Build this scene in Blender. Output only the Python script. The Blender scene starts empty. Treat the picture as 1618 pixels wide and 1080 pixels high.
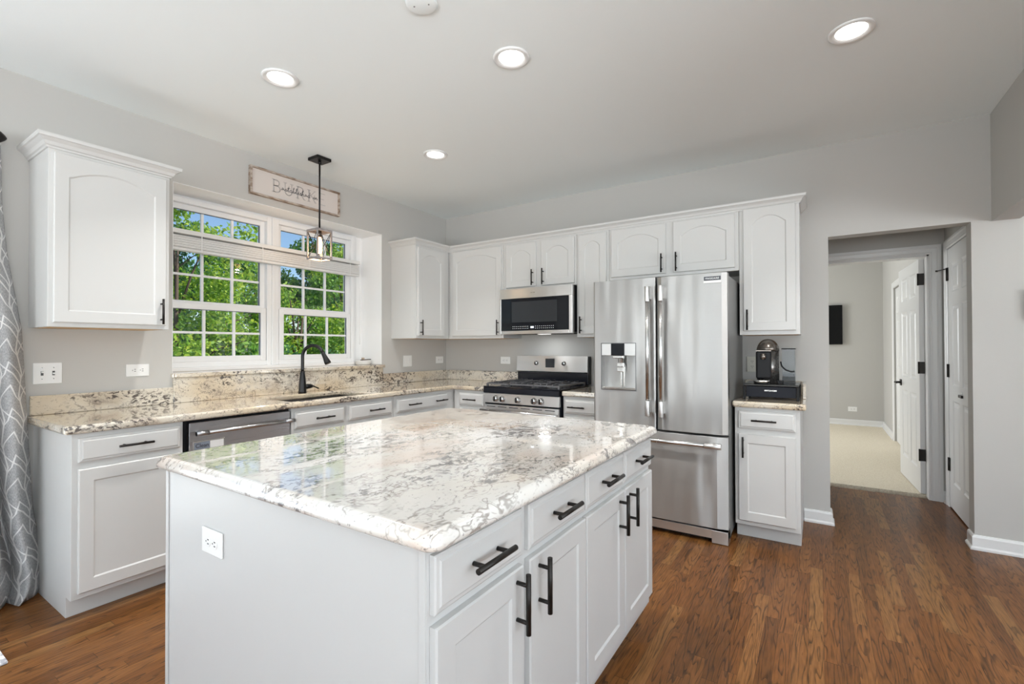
import bpy, math, random
import numpy as np
from mathutils import Vector, Matrix

PI = math.pi
SC = bpy.context.scene
COL = SC.collection

# ------------------------------------------------------------------ camera
cam_d = bpy.data.cameras.new('camera')
cam = bpy.data.objects.new('camera', cam_d)
COL.objects.link(cam)
SC.camera = cam
CAM = Vector((3.534, -4.093, 1.279))
YAW, PITCH, ROLL = .5739, .0095, -.0022
_F = Vector((-math.sin(YAW), math.cos(YAW), 0)); _R = Vector((math.cos(YAW), math.sin(YAW), 0)); _U = Vector((0, 0, 1))
F2 = _F*math.cos(PITCH) + _U*math.sin(PITCH); U2 = -_F*math.sin(PITCH) + _U*math.cos(PITCH)
R3 = _R*math.cos(ROLL) + U2*math.sin(ROLL); U3 = -_R*math.sin(ROLL) + U2*math.cos(ROLL)
M = Matrix((R3, U3, -F2)).transposed().to_4x4()
M.translation = CAM
cam.matrix_world = M
cam_d.sensor_fit = 'HORIZONTAL'; cam_d.sensor_width = 36.0
cam_d.lens = 748.1/1618*36.0
cam_d.clip_start = .05; cam_d.clip_end = 200

# ------------------------------------------------------------------ exposure
SC.view_settings.view_transform = 'Standard'
SC.view_settings.look = 'None'
SC.view_settings.exposure = 0.03
SC.view_settings.gamma = 1.0
SC.view_settings.use_curve_mapping = False
SC.cycles.max_bounces = 12
SC.cycles.diffuse_bounces = 6
SC.cycles.glossy_bounces = 4
SC.cycles.transparent_max_bounces = 24
SC.cycles.sample_clamp_indirect = 6.0
SC.cycles.caustics_reflective = False
SC.cycles.caustics_refractive = False

# ------------------------------------------------------------------ sky, sun, daylight
W = bpy.data.worlds.new('sky'); SC.world = W; W.use_nodes = True
wn = W.node_tree.nodes; wl = W.node_tree.links
wn.clear()
wo = wn.new('ShaderNodeOutputWorld'); wb = wn.new('ShaderNodeBackground'); ws = wn.new('ShaderNodeTexSky')
ws.sky_type = 'NISHITA'; ws.sun_disc = False; ws.sun_elevation = math.radians(48); ws.sun_rotation = math.radians(60)
ws.air_density = 1.0; ws.dust_density = .4; ws.ozone_density = 4.0; ws.altitude = 200
wb.inputs[1].default_value = .165
wl.new(ws.outputs[0], wb.inputs[0]); wl.new(wb.outputs[0], wo.inputs[0])

def light(name, kind, loc, target, energy, size=1, size_y=None, color=(1, 1, 1), parent=None, spread=None):
    d = bpy.data.lights.new(name, kind); d.energy = energy; d.color = color
    o = bpy.data.objects.new(name, d); COL.objects.link(o)
    if kind == 'AREA':
        d.shape = 'RECTANGLE' if size_y else 'DISK'
        d.size = size
        if size_y: d.size_y = size_y
        if spread: d.spread = spread
    o.location = loc
    v = Vector(target) - Vector(loc)
    o.rotation_euler = v.to_track_quat('-Z', 'Y').to_euler()
    return o
s = light('sun', 'SUN', (8, 8, 12), (8-.45, 8-.65, 12-.80), 7.0, color=(1, .95, .86)); s.data.angle = .02
# area lamps for daylight; rear and side ones are added fill at unseen windows
DAY = (.90, .955, 1.0)
# level lamps fill the walls, added upward-tilted lamps fill the ceiling
light('daylight_patio_door', 'AREA', (-.12, -4.75, 1.06), (1.5, -4.4, 2.2), 32, 1.9, 1.95, DAY)
light('daylight_fill_rear', 'AREA', (3.9, -8.28, 1.35), (3.8, -4, 1.6), 36, 7.4, 2.1, DAY)
light('ceiling_fill_rear', 'AREA', (3.9, -8.4, 1.1), (3.8, -7.4, 2.6), 350, 7.4, 1.6, DAY, spread=2.4)
light('daylight_fill_side', 'AREA', (8.32, -4.3, 1.45), (5, -4.0, 1.6), 12, 5.0, 1.9, DAY)
light('ceiling_fill_side', 'AREA', (8.44, -4.3, 1.2), (7.0, -4.0, 2.7), 235, 5.0, 1.6, DAY, spread=2.2)
light('daylight_bedroom_window', 'AREA', (.75, 3.4, 1.5), (3.6, 3.4, .6), 85, 1.6, 1.4, (.96, .98, 1.0))
LAMP_W = 10

# ------------------------------------------------------------------ materials
def new_mat(name):
    m = bpy.data.materials.new(name); m.use_nodes = True
    n = m.node_tree.nodes; l = m.node_tree.links
    return m, n, l, n['Principled BSDF']
def mat(name, color, rough=.5, metal=0.0, coat=0.0, spec=.5, bump=0, bscale=60, emit=None, estr=0, sheen=0):
    m, n, l, b = new_mat(name)
    b.inputs['Base Color'].default_value = (*color, 1); b.inputs['Roughness'].default_value = rough
    b.inputs['Metallic'].default_value = metal; b.inputs['Coat Weight'].default_value = coat
    b.inputs['Coat Roughness'].default_value = .08
    b.inputs['Specular IOR Level'].default_value = spec
    b.inputs['Sheen Weight'].default_value = sheen
    if emit:
        b.inputs['Emission Color'].default_value = (*emit, 1); b.inputs['Emission Strength'].default_value = estr
    # fine procedural variation so that no surface is a dead flat colour
    tc = n.new('ShaderNodeTexCoord'); nz = n.new('ShaderNodeTexNoise'); nz.inputs['Scale'].default_value = bscale
    nz.inputs['Detail'].default_value = 3
    l.new(tc.outputs['Object'], nz.inputs['Vector'])
    if bump:
        bp = n.new('ShaderNodeBump'); bp.inputs['Strength'].default_value = bump; bp.inputs['Distance'].default_value = .002
        l.new(nz.outputs[0], bp.inputs['Height']); l.new(bp.outputs[0], b.inputs['Normal'])
    mr = n.new('ShaderNodeMapRange'); mr.inputs['To Min'].default_value = max(0, rough-.04); mr.inputs['To Max'].default_value = min(1, rough+.04)
    l.new(nz.outputs[0], mr.inputs['Value']); l.new(mr.outputs[0], b.inputs['Roughness'])
    return m

WALL = mat('wall_paint', (.505, .493, .47), .75, bump=.15, bscale=180)
CEIL = mat('ceiling_paint', (.885, .93, .935), .85, bump=.1, bscale=150)
TRIM = mat('trim_paint', (.74, .74, .735), .35, bscale=20)
CAB = mat('cabinet_paint', (.62, .615, .60), .38, bscale=25, bump=.02)
ISL = mat('island_paint_shaded', (.56, .56, .555), .36, bscale=25, bump=.02)  # cabinet paint, darkened in colour for the shade on the away-facing island
VINYL = mat('window_vinyl', (.83, .83, .83), .3)
RAW = mat('raw_birch', (.62, .40, .2), .6)
BLACK = mat('matte_black_metal', (.022, .019, .017), .38, .6)
BRONZE = mat('oiled_bronze', (.028, .027, .027), .33, .8)
PLAST = mat('white_plastic', (.82, .82, .81), .3)
SLOT = mat('socket_slot_dark', (.08, .08, .08), .6)
GAP = mat('dark_recess', (.02, .02, .02), .7)
BLKGLASS = mat('black_glass', (.010, .011, .014), .06, spec=.22)
ENAMEL = mat('black_enamel', (.010, .011, .016), .14, spec=.3)
IRON = mat('cast_iron', (.10, .10, .105), .32, bump=.2, bscale=300, spec=.7)
CHROME = mat('chrome', (.75, .74, .72), .12, 1)
DKPLAST = mat('dark_plastic', (.011, .011, .012), .35, spec=.15)
GUN = mat('gunmetal', (.20, .175, .155), .25, .9)
SIDE = mat('appliance_side_grey', (.22, .22, .215), .4, .3)
LENS = mat('lamp_lens', (.9, .9, .88), .5, emit=(1, .97, .92), estr=6)
TVB = mat('television_black', (.006, .006, .006), .4, spec=.12)
SIGNBG = mat('sign_board', (.66, .60, .56), .8, bscale=30)
SIGNTX = mat('sign_grey_letters', (.47, .435, .42), .8)
SIGNSC = mat('sign_script_ink', (.08, .08, .09), .8)
MAGNET = mat('magnet_blue_grey', (.22, .25, .30), .5)
INK = mat('ink', (.02, .02, .03), .6)
BARK = mat('bark', (.09, .06, .045), .9, bump=.6, bscale=30)
BLINDM = mat('blind_vinyl', (.74, .735, .72), .5)
STICK = mat('dark_wood', (.05, .035, .025), .6)
BEIGEPL = mat('almond_plastic', (.62, .60, .52), .4)
RECESS = mat('recess_gloss_white', (.90, .90, .895), .35)
HNDL = mat('satin_steel_bar', (.58, .575, .565), .26, 1)
BOUNCE_PAVE = mat('bounce_concrete', (.62, .60, .56), .9, bump=.3, bscale=40)
GRASS = mat('lawn', (.05, .10, .025), .9, bump=.5, bscale=80)

def stainless(name, col, rough, axis, waves=.0):
    m, n, l, b = new_mat(name)
    b.inputs['Base Color'].default_value = (*col, 1); b.inputs['Metallic'].default_value = 1
    tc = n.new('ShaderNodeTexCoord'); mp = n.new('ShaderNodeMapping')
    sc = [220, 220, 220]; sc['xyz'.index(axis)] = 2.0
    mp.inputs['Scale'].default_value = sc
    nz = n.new('ShaderNodeTexNoise'); nz.inputs['Scale'].default_value = 1; nz.inputs['Detail'].default_value = 2
    l.new(tc.outputs['Object'], mp.inputs[0]); l.new(mp.outputs[0], nz.inputs['Vector'])
    mr = n.new('ShaderNodeMapRange'); mr.inputs['To Min'].default_value = rough-.05; mr.inputs['To Max'].default_value = rough+.07
    l.new(nz.outputs[0], mr.inputs['Value']); l.new(mr.outputs[0], b.inputs['Roughness'])
    bp = n.new('ShaderNodeBump'); bp.inputs['Strength'].default_value = .06; bp.inputs['Distance'].default_value = .001
    l.new(nz.outputs[0], bp.inputs['Height'])
    last = bp
    if waves:
        n2 = n.new('ShaderNodeTexNoise'); n2.inputs['Scale'].default_value = 2.6; n2.inputs['Detail'].default_value = 1
        m2 = n.new('ShaderNodeMapping'); m2.inputs['Scale'].default_value = (2.4, 1.0, .4)
        l.new(tc.outputs['Object'], m2.inputs[0]); l.new(m2.outputs[0], n2.inputs['Vector'])
        b2 = n.new('ShaderNodeBump'); b2.inputs['Strength'].default_value = waves; b2.inputs['Distance'].default_value = .05
        l.new(n2.outputs[0], b2.inputs['Height']); l.new(bp.outputs[0], b2.inputs['Normal']); last = b2
    l.new(last.outputs[0], b.inputs['Normal'])
    tg = n.new('ShaderNodeTangent'); tg.direction_type = 'RADIAL'; tg.axis = 'Z'
    l.new(tg.outputs[0], b.inputs['Tangent']); b.inputs['Anisotropic'].default_value = .85; b.inputs['Anisotropic Rotation'].default_value = ANISO
    return m
ANISO = 0.25
STEEL = stainless('brushed_stainless', (.76, .755, .745), .33, 'x')
STEELF = stainless('fridge_stainless', (.50, .495, .485), .43, 'x', waves=.5)
STEELY = stainless('dishwasher_stainless', (.50, .50, .52), .28, 'y')

def granite(name, cream, pale, patch, flake, flake_amt, wisp, wisp_amt, stretch):
    m, n, l, b = new_mat(name)
    def N(t, **k):
        x = n.new(t)
        for a, v in k.items(): setattr(x, a, v)
        return x
    geo = N('ShaderNodeNewGeometry')
    wz = N('ShaderNodeTexNoise'); wz.inputs['Scale'].default_value = 7; wz.inputs['Detail'].default_value = 3
    l.new(geo.outputs['Position'], wz.inputs['Vector'])
    sub = N('ShaderNodeVectorMath', operation='SUBTRACT'); sub.inputs[1].default_value = (.5, .5, .5)
    l.new(wz.outputs['Color'], sub.inputs[0])
    scl = N('ShaderNodeVectorMath', operation='SCALE'); scl.inputs['Scale'].default_value = .10
    l.new(sub.outputs[0], scl.inputs[0])
    add = N('ShaderNodeVectorMath', operation='ADD'); l.new(geo.outputs['Position'], add.inputs[0]); l.new(scl.outputs[0], add.inputs[1])
    mp = N('ShaderNodeMapping'); mp.inputs['Scale'].default_value = stretch; mp.inputs['Rotation'].default_value = (.2, .15, .5)
    l.new(add.outputs[0], mp.inputs[0])
    def noise(scale, detail, rough=.5, src=None):
        x = N('ShaderNodeTexNoise'); x.inputs['Scale'].default_value = scale; x.inputs['Detail'].default_value = detail
        x.inputs['Roughness'].default_value = rough
        l.new((src or mp).outputs[0], x.inputs['Vector']); return x
    def ramp(src, a, c, va=0, vb=1):
        x = N('ShaderNodeMapRange', interpolation_type='SMOOTHSTEP'); x.inputs['From Min'].default_value = a; x.inputs['From Max'].default_value = c
        x.inputs['To Min'].default_value = va; x.inputs['To Max'].default_value = vb
        l.new(src.outputs[0], x.inputs['Value']); return x
    def mix(fac, c1, c2):
        x = N('ShaderNodeMix', data_type='RGBA')
        l.new(fac.outputs[0], x.inputs[0])
        for i, c in ((6, c1), (7, c2)):
            if isinstance(c, tuple): x.inputs[i].default_value = (*c, 1)
            else: l.new(c.outputs[2], x.inputs[i])
        return x
    def mul(a, c):
        x = N('ShaderNodeMath', operation='MULTIPLY'); l.new(a.outputs[0], x.inputs[0])
        if isinstance(c, float): x.inputs[1].default_value = c
        else: l.new(c.outputs[0], x.inputs[1])
        return x
    big = noise(2.2, 3); c1 = mix(ramp(big, .38, .62), cream, pale)
    pt = noise(3.6, 2); c2 = mix(ramp(pt, .50, .68), c1, patch)
    # thin wandering lines, in clusters
    def ridge(scale, detail, width):
        w1 = noise(scale, detail, .55); d = N('ShaderNodeMath', operation='SUBTRACT'); d.inputs[1].default_value = .5; l.new(w1.outputs[0], d.inputs[0])
        ab = N('ShaderNodeMath', operation='ABSOLUTE'); l.new(d.outputs[0], ab.inputs[0]); return ramp(ab, .0, width, 1, 0)
    c3 = mix(mul(mul(ridge(13, 3, .030), ramp(noise(5.5, 3), .46, .60)), wisp_amt), c2, wisp)
    c3b = mix(mul(mul(ridge(30, 3, .045), ramp(noise(7.5, 3), .48, .60)), wisp_amt), c3, wisp)
    gr = noise(70, 3, .65); c4 = mix(mul(ramp(gr, .58, .66), .40), c3b, wisp)
    # dark clustered flakes
    fl = noise(42, 4, .62); msk = ramp(noise(4.2, 5, .65), .50, .58)
    fm = mul(ramp(fl, .50, .57), msk)
    fl2 = noise(75, 3, .6); fm2 = mul(ramp(fl2, .63, .67), ramp(noise(2.5, 2), .42, .55))
    c4b = mix(mul(fm2, flake_amt), c4, flake)
    c5 = mix(mul(fm, flake_amt), c4b, flake)
    l.new(c5.outputs[2], b.inputs['Base Color'])
    b.inputs['Roughness'].default_value = .16
    b.inputs['Coat Weight'].default_value = 1; b.inputs['Coat Roughness'].default_value = .012; b.inputs['Coat IOR'].default_value = 1.85
    return m
GRAN = granite('cream_granite', (.64, .53, .38), (.71, .65, .55), (.52, .43, .33), (.06, .045, .04), .92, (.20, .16, .14), .70, (1.0, .8, 1.3))
GRANI = granite('pale_island_granite', (.76, .71, .64), (.80, .79, .77), (.74, .63, .55), (.12, .11, .115), .85, (.24, .205, .18), .72, (1.0, .55, 1.3))

def wood_floor():
    m, n, l, b = new_mat('oak_strip_floor')
    def N(t, **k):
        x = n.new(t)
        for a, v in k.items(): setattr(x, a, v)
        return x
    def math_(op, a, c=None, d=None):
        x = N('ShaderNodeMath', operation=op)
        for i, v in enumerate((a, c, d)):
            if v is None: continue
            if isinstance(v, (int, float)): x.inputs[i].default_value = v
            else: l.new(v, x.inputs[i])
        return x.outputs[0]
    geo = N('ShaderNodeNewGeometry'); sp = N('ShaderNodeSeparateXYZ'); l.new(geo.outputs['Position'], sp.inputs[0])
    X, Y = sp.outputs[0], sp.outputs[1]
    xs = math_('DIVIDE', X, .0572); row = math_('FLOOR', xs); fx = math_('FRACT', xs)
    wr = N('ShaderNodeTexWhiteNoise', noise_dimensions='1D'); l.new(row, wr.inputs['W'])
    ys = math_('DIVIDE', math_('ADD', Y, math_('MULTIPLY', wr.outputs[0], 5.3)), math_('MULTIPLY_ADD', wr.outputs[0], .55, .55))
    seg = math_('FLOOR', ys); fy = math_('FRACT', ys)
    cb = N('ShaderNodeCombineXYZ'); l.new(row, cb.inputs[0]); l.new(seg, cb.inputs[1])
    wid = N('ShaderNodeTexWhiteNoise', noise_dimensions='2D'); l.new(cb.outputs[0], wid.inputs['Vector'])
    ID = wid.outputs['Value']
    cr = N('ShaderNodeValToRGB'); e = cr.color_ramp.elements
    e[0].position = 0; e[0].color = (.130, .050, .0125, 1); e[1].position = 1; e[1].color = (.235, .110, .034, 1)
    for p, c in ((.2, (.158, .060, .0150)), (.55, (.178, .069, .0175)), (.85, (.205, .084, .023))):
        q = e.new(p); q.color = (*c, 1)
    l.new(ID, cr.inputs[0])
    # grain coordinates, shifted per board
    cg = N('ShaderNodeCombineXYZ')
    l.new(math_('MULTIPLY', X, 1.0), cg.inputs[0]); l.new(math_('MULTIPLY', Y, .09), cg.inputs[1]); l.new(math_('MULTIPLY', ID, 37.0), cg.inputs[2])
    g1 = N('ShaderNodeTexNoise'); g1.inputs['Scale'].default_value = 130; g1.inputs['Detail'].default_value = 4; l.new(cg.outputs[0], g1.inputs['Vector'])
    # cathedral figure: level lines of a slow noise
    cc = N('ShaderNodeCombineXYZ')
    l.new(math_('MULTIPLY', X, 1.0), cc.inputs[0]); l.new(math_('MULTIPLY', Y, .085), cc.inputs[1]); l.new(math_('MULTIPLY', ID, 53.0), cc.inputs[2])
    g2 = N('ShaderNodeTexNoise'); g2.inputs['Scale'].default_value = 13; g2.inputs['Detail'].default_value = 2.0; l.new(cc.outputs[0], g2.inputs['Vector'])
    lv = math_('FRACT', math_('MULTIPLY', g2.outputs[0], 15.0))
    ring = N('ShaderNodeMapRange', interpolation_type='SMOOTHSTEP'); ring.inputs['From Min'].default_value = .62; ring.inputs['From Max'].default_value = .92
    l.new(lv, ring.inputs['Value'])
    edge = math_('LESS_THAN', lv, .97)
    rg = math_('MULTIPLY', math_('MULTIPLY', ring.outputs[0], edge), g1.outputs[0])
    fine = N('ShaderNodeMapRange'); fine.inputs['From Min'].default_value = .35; fine.inputs['From Max'].default_value = .7
    fine.inputs['To Min'].default_value = 1.12; fine.inputs['To Max'].default_value = .72; l.new(g1.outputs[0], fine.inputs['Value'])
    dark = math_('MULTIPLY_ADD', rg, -1.05, 1.0)
    # strip joints
    jx = math_('GREATER_THAN', math_('ABSOLUTE', math_('SUBTRACT', fx, .5)), .488)
    jy = math_('GREATER_THAN', math_('ABSOLUTE', math_('SUBTRACT', fy, .5)), .4985)
    jn = math_('MULTIPLY_ADD', math_('MAXIMUM', jx, jy), -.5, 1.0)
    tot = math_('MULTIPLY', math_('MULTIPLY', fine.outputs[0], dark), jn)
    mx = N('ShaderNodeVectorMath', operation='SCALE'); l.new(cr.outputs[0], mx.inputs[0]); l.new(tot, mx.inputs['Scale'])
    l.new(mx.outputs[0], b.inputs['Base Color'])
    b.inputs['Roughness'].default_value = .40; b.inputs['Coat Weight'].default_value = .14; b.inputs['Coat Roughness'].default_value = .08; b.inputs['Specular IOR Level'].default_value = .22
    bp = N('ShaderNodeBump'); bp.inputs['Strength'].default_value = .12; bp.inputs['Distance'].default_value = .002
    l.new(tot, bp.inputs['Height']); l.new(bp.outputs[0], b.inputs['Normal'])
    return m
FLOOR = wood_floor()

def carpet_mat():
    m, n, l, b = new_mat('beige_carpet')
    tc = n.new('ShaderNodeTexCoord'); nz = n.new('ShaderNodeTexNoise'); nz.inputs['Scale'].default_value = 90; nz.inputs['Detail'].default_value = 4
    l.new(tc.outputs['Object'], nz.inputs['Vector'])
    cr = n.new('ShaderNodeValToRGB'); cr.color_ramp.elements[0].color = (.66, .57, .43, 1); cr.color_ramp.elements[1].color = (.86, .79, .65, 1)
    cr.color_ramp.elements[0].position = .3; cr.color_ramp.elements[1].position = .7
    l.new(nz.outputs[0], cr.inputs[0]); l.new(cr.outputs[0], b.inputs['Base Color']); b.inputs['Roughness'].default_value = .95
    bp = n.new('ShaderNodeBump'); bp.inputs['Strength'].default_value = .6; bp.inputs['Distance'].default_value = .01
    l.new(nz.outputs[0], bp.inputs['Height']); l.new(bp.outputs[0], b.inputs['Normal'])
    return m
CARPET = carpet_mat()

def glass_mat(name, tint, ior=1.45, rough=0.0):
    m, n, l, b = new_mat(name); n.remove(b)
    o = n['Material Output']; t = n.new('ShaderNodeBsdfTransparent'); t.inputs[0].default_value = (*tint, 1)
    g = n.new('ShaderNodeBsdfGlossy'); g.inputs['Roughness'].default_value = rough; g.inputs[0].default_value = (1, 1, 1, 1)
    f = n.new('ShaderNodeFresnel'); f.inputs[0].default_value = ior
    ge = n.new('ShaderNodeNewGeometry'); mb = n.new('ShaderNodeMath'); mb.operation = 'SUBTRACT'; mb.inputs[0].default_value = 1
    l.new(ge.outputs['Backfacing'], mb.inputs[1]); mm = n.new('ShaderNodeMath'); mm.operation = 'MULTIPLY'; l.new(mb.outputs[0], mm.inputs[0]); l.new(f.outputs[0], mm.inputs[1])
    x = n.new('ShaderNodeMixShader'); l.new(mm.outputs[0], x.inputs[0]); l.new(t.outputs[0], x.inputs[1]); l.new(g.outputs[0], x.inputs[2])
    l.new(x.outputs[0], o.inputs[0]); return m
GLASS = glass_mat('window_glass', (.97, .98, .97))
ACRYL = glass_mat('clear_acrylic', (.84, .85, .86), ior=1.22)

def leaf_mat(name, dark, mid, yellow):
    m, n, l, b = new_mat(name)
    g = n.new('ShaderNodeNewGeometry'); cr = n.new('ShaderNodeValToRGB'); e = cr.color_ramp.elements
    e[0].color = (*dark, 1); e[1].color = (*yellow, 1); q = e.new(.5); q.color = (*mid, 1)
    l.new(g.outputs['Random Per Island'], cr.inputs[0]); l.new(cr.outputs[0], b.inputs['Base Color'])
    b.inputs['Roughness'].default_value = .5
    tr = n.new('ShaderNodeBsdfTranslucent'); l.new(cr.outputs[0], tr.inputs[0])
    mx = n.new('ShaderNodeMixShader'); mx.inputs[0].default_value = .4
    l.new(b.outputs[0], mx.inputs[1]); l.new(tr.outputs[0], mx.inputs[2]); l.new(mx.outputs[0], n['Material Output'].inputs[0])
    return m
LEAF_A = leaf_mat('leaf_yellow_green', (.13, .28, .02), (.27, .47, .05), (.55, .66, .08))
LEAF_B = leaf_mat('leaf_mid_green', (.09, .24, .03), (.18, .40, .06), (.36, .56, .09))
LEAF_C = leaf_mat('leaf_deep_green', (.035, .13, .05), (.08, .24, .07), (.18, .38, .10))

def curtain_mat():
    m, n, l, b = new_mat('trellis_curtain_cloth')
    def mt(op, a, c=None):
        x = n.new('ShaderNodeMath'); x.operation = op
        for i, v in enumerate((a, c)):
            if v is None: continue
            if isinstance(v, (int, float)): x.inputs[i].default_value = v
            else: l.new(v, x.inputs[i])
        return x.outputs[0]
    uv = n.new('ShaderNodeUVMap'); sp = n.new('ShaderNodeSeparateXYZ'); l.new(uv.outputs[0], sp.inputs[0])
    u = mt('DIVIDE', sp.outputs[0], .135); v = mt('DIVIDE', sp.outputs[1], .115)
    # wavy upright bands with slanted ties between them
    tri = mt('ABSOLUTE', mt('SUBTRACT', mt('FRACT', mt('MULTIPLY', v, .5)), .5))
    uu = mt('ADD', u, mt('MULTIPLY', tri, .55))
    du = mt('ABSOLUTE', mt('SUBTRACT', mt('FRACT', uu), .5))
    up = mt('LESS_THAN', du, .045)
    a1 = mt('ABSOLUTE', mt('SUBTRACT', mt('FRACT', mt('ADD', v, mt('MULTIPLY', mt('ABSOLUTE', mt('SUBTRACT', mt('FRACT', mt('ADD', uu, .5)), .5)), 1.5))), .5))
    sl = mt('LESS_THAN', a1, .05)
    a2 = mt('ABSOLUTE', mt('SUBTRACT', mt('FRACT', mt('SUBTRACT', mt('MULTIPLY', v, .5), mt('MULTIPLY', uu, .5))), .5))
    s2 = mt('LESS_THAN', a2, .022)
    pat = mt('MAXIMUM', mt('MAXIMUM', up, sl), s2)
    nz = n.new('ShaderNodeTexNoise'); nz.inputs['Scale'].default_value = 260; mp = n.new('ShaderNodeMapping'); mp.inputs['Scale'].default_value = (1, .35, 1)
    l.new(uv.outputs[0], mp.inputs[0]); l.new(mp.outputs[0], nz.inputs['Vector'])
    c1 = n.new('ShaderNodeValToRGB'); c1.color_ramp.elements[0].position = .35; c1.color_ramp.elements[1].position = .65
    c1.color_ramp.elements[0].color = (.26, .26, .262, 1); c1.color_ramp.elements[1].color = (.42, .415, .415, 1)
    l.new(nz.outputs[0], c1.inputs[0])
    mx = n.new('ShaderNodeMix'); mx.data_type = 'RGBA'; l.new(pat, mx.inputs[0]); l.new(c1.outputs[0], mx.inputs[6]); mx.inputs[7].default_value = (.66, .65, .64, 1)
    l.new(mx.outputs[2], b.inputs['Base Color']); b.inputs['Roughness'].default_value = .9
    return m
CURT = curtain_mat()

def rug_mat():
    m, n, l, b = new_mat('white_patterned_rug')
    tc = n.new('ShaderNodeTexCoord'); nz = n.new('ShaderNodeTexNoise'); nz.inputs['Scale'].default_value = 38; nz.inputs['Detail'].default_value = 5
    l.new(tc.outputs['Object'], nz.inputs['Vector'])
    cr = n.new('ShaderNodeValToRGB'); cr.color_ramp.elements[0].color = (.42, .42, .46, 1); cr.color_ramp.elements[1].color = (.85, .85, .85, 1)
    cr.color_ramp.elements[0].position = .40; cr.color_ramp.elements[1].position = .50
    l.new(nz.outputs[0], cr.inputs[0]); l.new(cr.outputs[0], b.inputs['Base Color']); b.inputs['Roughness'].default_value = .9
    return m
RUG = rug_mat()

def old_wood():
    m, n, l, b = new_mat('weathered_wood')
    tc = n.new('ShaderNodeTexCoord'); nz = n.new('ShaderNodeTexNoise'); nz.inputs['Scale'].default_value = 14; nz.inputs['Detail'].default_value = 6
    mp = n.new('ShaderNodeMapping'); mp.inputs['Scale'].default_value = (3, 1, 3)
    l.new(tc.outputs['Object'], mp.inputs[0]); l.new(mp.outputs[0], nz.inputs['Vector'])
    cr = n.new('ShaderNodeValToRGB'); cr.color_ramp.elements[0].color = (.20, .13, .085, 1); cr.color_ramp.elements[1].color = (.50, .43, .37, 1)
    cr.color_ramp.elements[0].position = .35; cr.color_ramp.elements[1].position = .62
    l.new(nz.outputs[0], cr.inputs[0]); l.new(cr.outputs[0], b.inputs['Base Color']); b.inputs['Roughness'].default_value = .8
    return m
OLDWOOD = old_wood()
def washed():
    m, n, l, b = new_mat('whitewashed_lantern_wood')
    tc = n.new('ShaderNodeTexCoord'); nz = n.new('ShaderNodeTexNoise'); nz.inputs['Scale'].default_value = 40; nz.inputs['Detail'].default_value = 4
    l.new(tc.outputs['Object'], nz.inputs['Vector'])
    cr = n.new('ShaderNodeValToRGB'); cr.color_ramp.elements[0].color = (.16, .13, .125, 1); cr.color_ramp.elements[1].color = (.38, .36, .36, 1)
    l.new(nz.outputs[0], cr.inputs[0]); l.new(cr.outputs[0], b.inputs['Base Color']); b.inputs['Roughness'].default_value = .6
    return m
WASH = washed()
BULB = mat('glowing_filament_bulb', (1, .8, .5), .2, emit=(1, .55, .22), estr=9)

# ------------------------------------------------------------------ mesh helpers
WORLDPOS = {}
def thing(name, label, cat, loc, group=None):
    o = bpy.data.objects.new(name, None); COL.objects.link(o); o.location = loc
    o.empty_display_size = .1
    WORLDPOS[o.name] = Vector(loc)
    o['label'] = label; o['category'] = cat
    if group: o['group'] = group
    return o
def tag(o, label, cat, group=None):
    o['label'] = label; o['category'] = cat
    if group: o['group'] = group
    return o

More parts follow.
